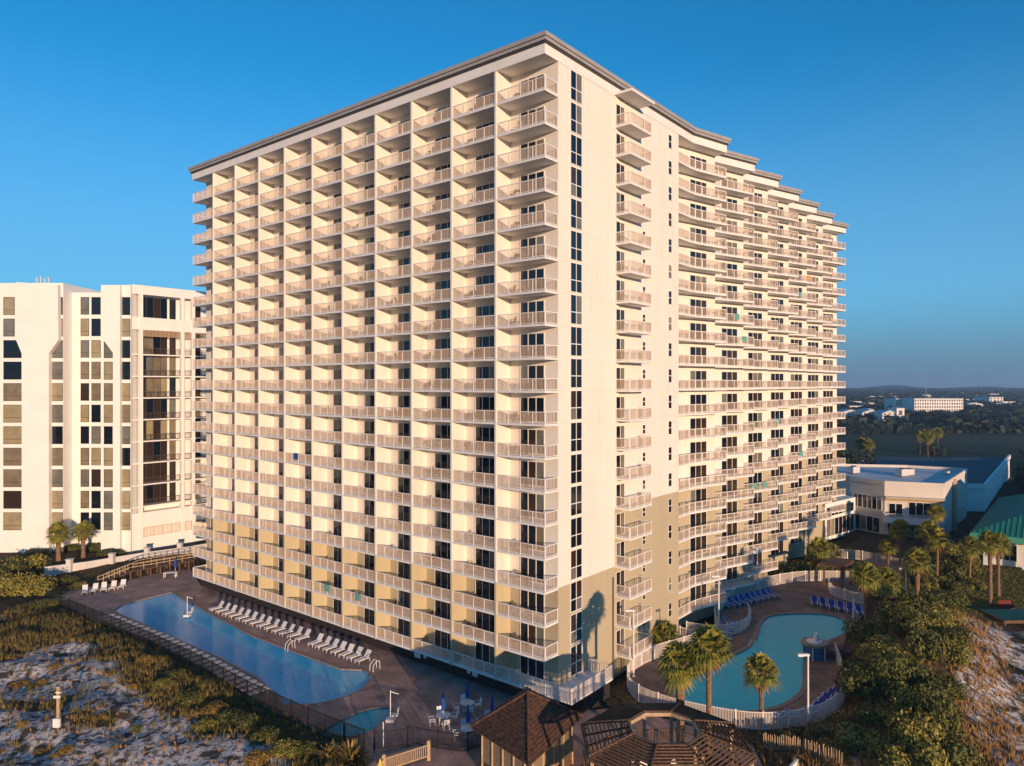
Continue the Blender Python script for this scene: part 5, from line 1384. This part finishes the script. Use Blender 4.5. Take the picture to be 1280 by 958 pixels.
def d_east_straw(x, y):
    nn = vnoise(x/2.3+14,y/2.3+5); sE = (x-(34.5+(y-60)*0.6))*0.857
    a = np.exp(-((x-30)/9)**2-((y-53)/6)**2) + np.exp(-((sE-3.2)/2.6)**2)*((y>50)&(y<84))*0.38
    return offdeck(x,y)*np.clip(a*(.35+nn),0,1)*(x>17)
def d_lawn(x, y): return offdeck(x,y)*np.clip(lawnmask(x,y),0,1)*.8
grass('dune_grass', 7500, (-62,4,46,98), M['grassg'], .3, .75, 1, d_west_dark)
grass('straw_grass', 5200, (-62,4,46,98), M['grasso'], .2, .5, 2, d_west_straw, 6, .02)
grass('straw_grass', 7000, (17,56,42,82), M['grasso'], .35, .8, 3, d_east_straw, 7, .022)
grass('lawn_grass', 8000, (34,90,84,128), M['grassg'], .08, .2, 4, d_lawn, 5, .03)

# ------------------------------------------------------------------ the plain behind: trees, buildings
def tree_mesh(seed, n=420, leaf=0.16):
    return shrub_mesh(seed, n, leaf, 1.0)
def tr_trunk():
    o = MB(); o.tube((0,0,-.3),(0,0,.45),.05,.03,6)
    for a in range(4): o.tube((0,0,.25),(.25*math.cos(a*1.6),.25*math.sin(a*1.6),.6),.025,.01,5)
    return o
TM = []
def tree(x, y, s, h, label, z=-1.0):
    root = empty('broadleaf_tree', (x,y,z), rnd.uniform(0,6.28), label, 'tree', 'trees on the plain behind'); root.scale = (s,s,h)
    k = rnd.randrange(4)
    if len(TM) < 4:
        a = tree_mesh(50+len(TM)).build('crown', M['treed'], root, fix=False); b = tr_trunk().build('trunk', M['bark'], root); TM.append((a,b))
    else:
        a0,b0 = TM[k]; a = a0.copy(); C.objects.link(a); a.parent = root; b = b0.copy(); C.objects.link(b); b.parent = root
rs = random.Random(9); n_t = 0; trees_ = []
for i in range(110):
    Y = rs.uniform(250, 520) if i > 20 else rs.uniform(180,235)
    X = unproj(rs.uniform(1045, 1300) if i > 20 else rs.uniform(1050,1085), Y)
    if i > 20 and Y < 400 and rs.random() < .72: continue
    if n_t >= 48: break
    trees_.append((X/Y, X, Y, rs.uniform(4,7), rs.uniform(7,10) if i <= 20 else rs.uniform(3.5,5.5))); n_t += 1
def ordw(k):
    tens = ['','','twenty','thirty','forty','fifty','sixty']
    return ORD[k] if k < 30 else tens[(k+1)//10] + ('-' + ORD[(k+1)%10-1] if (k+1)%10 else '')
ORDT = {40:'fortieth',50:'fiftieth'}
for k_, (r_, X, Y, s_, h_) in enumerate(sorted(trees_)):
    tree(X, Y, s_, h_, 'bushy dark tree on the plain behind the hotel, %s from the left' % ORDT.get(k_+1, ordw(k_)))
far = MB(); rr = random.Random(77)
for i in range(2100):
    Y = 430*(3300/430)**rr.random()
    X = unproj(rr.uniform(1020,1330), Y); s = rr.uniform(6,11)*(1+Y/2500); h = rr.uniform(3.5,6.5)*(1+.8*min(1,Y/1800))
    if Y < 560 and X/Y < (1160-640)/F and rr.random() < .75: continue
    for k in range(26):
        d = Vector((rr.gauss(0,1),rr.gauss(0,1)*.6,abs(rr.gauss(0,1)))).normalized(); p = Vector((X,Y,-1))+Vector((d.x*s,d.y*s,d.z*h))*rr.uniform(.75,1)
        nn_ = (d+Vector((rr.gauss(0,.4),rr.gauss(0,.4),rr.gauss(0,.4)))).normalized(); a = nn_.orthogonal().normalized(); b = nn_.cross(a); q = s*rr.uniform(.2,.42)
        far.add([tuple(p-a*q),tuple(p+b*q*.7),tuple(p+a*q),tuple(p-b*q*.7)],[(0,1,2,3)])
tag(far.build('far_wood', M['treed'], fix=False), kind='stuff')
# low wooded rise on the horizon
hill = MB(); n = 120; vs = []
for j in range(6):
    for i in range(n+1):
        px_ = 980+ i*(380/n); Y = 3150+j*75; t = j/5
        prof = math.sin(math.pi*t); hh = (9+7*vnoise(np.array([i/9.0]),np.array([2.2]))[0]+ 11*math.exp(-((px_-1120)/22)**2)+4*math.exp(-((px_-1225)/30)**2))*prof
        vs.append((unproj(px_,Y), Y, -1.2+hh))
hill.add(vs, [(j*(n+1)+i, j*(n+1)+i+1, (j+1)*(n+1)+i+1, (j+1)*(n+1)+i) for j in range(5) for i in range(n)])
tag(hill.build('hills', M['treed'], smooth=True), kind='structure')

def block(px0, px1, pyt, pyb, Y, depth, label, floors=3, cols=6, gable=False, m=None):
    x0, x1 = unproj(px0,Y), unproj(px1,Y); zt = H+(480-pyt)/F*Y; zb = -1.0
    root = empty('distant_building', ((x0+x1)/2, Y, zb), 0, label, 'building', 'buildings on the plain'); w = (x1-x0)/2; h = zt-zb
    o = MB(); hb = h*0.78 if gable else h
    o.box(-w,w,0,depth,0,hb); o.build('wall', m or M['condo'], root)
    if gable:
        o = MB(); o.add([(-w-.3,-.5,hb),(w+.3,-.5,hb),(0,-.5,h),(-w-.3,depth,hb),(w+.3,depth,hb),(0,depth,h)],[(0,1,2),(5,4,3),(0,2,5,3),(2,1,4,5),(1,0,3,4)]); o.build('roof', M['flatroof'], root)
    else:
        o = MB(); o.box(-w-.2,w+.2,-.2,depth+.2,hb+.01,hb+.5); o.build('roof', M['flatroof'], root)
    nn_ = 0
    zlo = max(0.0, H+(480-pyb)/F*Y-zb)
    fh = (hb-zlo)/floors
    for f_ in range(floors):
        for c in range(cols):
            if nn_ >= 90: break
            x = -w+2*w*(c+.5)/cols; o = MB(); o.box(x-w/cols*.45,x+w/cols*.45,-.12,-.02,zlo+f_*fh+fh*.25,zlo+f_*fh+fh*.8); o.build('window', M['glass'] if (f_+c)%4 else M['curtain3'], root); nn_ += 1
block(1052,1075,512,521,560,14,'gabled white house on the plain, left of the row of three',3,4,True)
block(1078,1100,512,523,545,14,'gabled white house on the plain, middle of the row of three',3,4,True)
block(1103,1121,513,525,530,14,'gabled white house on the plain, right of the row of three',3,3,True)
block(1121,1130.5,511,522,528,12,'plain white block joined to the right of the gabled houses',1,1,False)
block(1143,1204,499,515,620,22,'long cream apartment block with rows of windows on the plain',4,20,False)
block(1120,1133,499,512,640,20,'short white block left of the long cream apartment block',3,4,False)
block(1133,1146,502,516,650,20,'cream wing joined to the left end of the long apartment block',3,5,False)
block(1237,1254,497,507,900,20,'cream tower block on the plain at the right',4,4,False)
block(1224,1229,497,503,1000,12,'small pale tower left of the cream tower block on the plain',2,1,False)
block(1068,1085,497,500,1300,20,'pale low row of houses under the horizon, first from the left',1,5,False)
block(1090,1106,496,500,1350,20,'pale low row of houses under the horizon, second from the left',1,5,False)
block(1113,1121,496,500,1250,20,'pale low row of houses under the horizon, third from the left',1,3,False)
block(1140,1150,496,499,1300,20,'pale low row of houses under the horizon, fourth from the left',1,3,False)
block(1262,1280,505,509,800,12,'pale low houses at the right edge of the plain',1,5,False)
rb = random.Random(31); lst = []
for k in range(34):
    Y = rb.uniform(620, 1900); px_ = rb.uniform(1062, 1278); w_ = rb.uniform(8, 22)/Y*F; h_ = rb.uniform(4.5, 9)
    if 1118 < px_ < 1208 and Y > 600 and Y < 900: continue
    yb = 480+(H+1)/Y*F; yt = 480+(H+1-h_)/Y*F; lst.append((px_, w_, yt, yb, Y))
lst.sort()
for k,(px_,w_,yt,yb,Y) in enumerate(lst):
    block(px_-w_/2, px_+w_/2, yt, yb, Y, 10, 'small pale house among the trees of the far plain, %s from the left' % ORDT.get(k+1, ordw(k)), 1+(k%2), 3, k%3==0)
o = MB(); o.tube((0,0,0),(0,0,40),.5,.25,6); ob = o.build('radio_mast', M['roof']); ob.location = (unproj(1157.5,900),900,-1); tag(ob,'thin mast rising above the long cream apartment block','mast')
# big palms on the plain
for i,(px_,Y) in enumerate([(1150,300),(1157,310),(1163,305),(1078,262),(1085,258),(1160,290),(1172,320)]):
    x = unproj(px_,Y); palm(0,0,7.5,'palm in the group on the plain behind the dark roofed hall, %s' % ORD[i], base=(x,Y), size=1.6, var=i, z=-1)

# unseen trees added beyond the right edge to shade the bank and the hall
for i,(x,y,s,h) in enumerate([(62,38,5,5),(69,44,5,6),(128,118,8,15),(137,126,8,16),(120,112,7,14),(147,135,9,16),(112,104,7,12),(105,96,7,11),(124,132,7,14)]):
    tree(x, y, s, h, 'big unseen tree added beyond the right edge for its shade, %s' % ORD[i], z=-.2)
for i,(x,y,s,h) in enumerate([(114,157,4,5),(121,166,5,5),(129,176,5,5),(137,187,5,5.5),(146,200,6,5.5),(155,213,6,6),(112,146,4,5),(118,152,4,6)]):
    tree(x, y, s, h, 'dark tree along the right side of the dark roofed hall, %s from the front' % ORD[i], z=-1)
rq = random.Random(8)
for i in range(22):
    x = rq.uniform(-48,-22); y = rq.uniform(50,76)
    if float(sandmask(np.array([x]),np.array([y]))[0]) < .4: continue
    shrub(rq.choice(['shrubo','shrubo','shrubd']), x, y, rq.uniform(.5,1.1), rq.uniform(.35,.7), 'small dry bush on the open sand left of the pool, %s' % ORD[i], group='dry bushes on the sand', big=False)
# ------------------------------------------------------------------ haze
if True:
    o = MB(); o.box(-420, 2300, -30, 3650, -3.2, 62.0); hz = o.build('haze', None if False else M['white'])
    hz.data.materials.clear()
    m = bpy.data.materials.new('haze_air'); m.use_nodes = True; n = m.node_tree.nodes; l = m.node_tree.links
    for nd in list(n):
        if nd.type == 'BSDF_PRINCIPLED': n.remove(nd)
    pv = n.new('ShaderNodeVolumePrincipled'); pv.inputs['Color'].default_value = (0.50,0.72,1.0,1); pv.inputs['Density'].default_value = 0.00022; pv.inputs['Anisotropy'].default_value = 0.2
    l.new(pv.outputs[0], n['Material Output'].inputs['Volume']); hz.data.materials.append(m); tag(hz, kind='stuff')
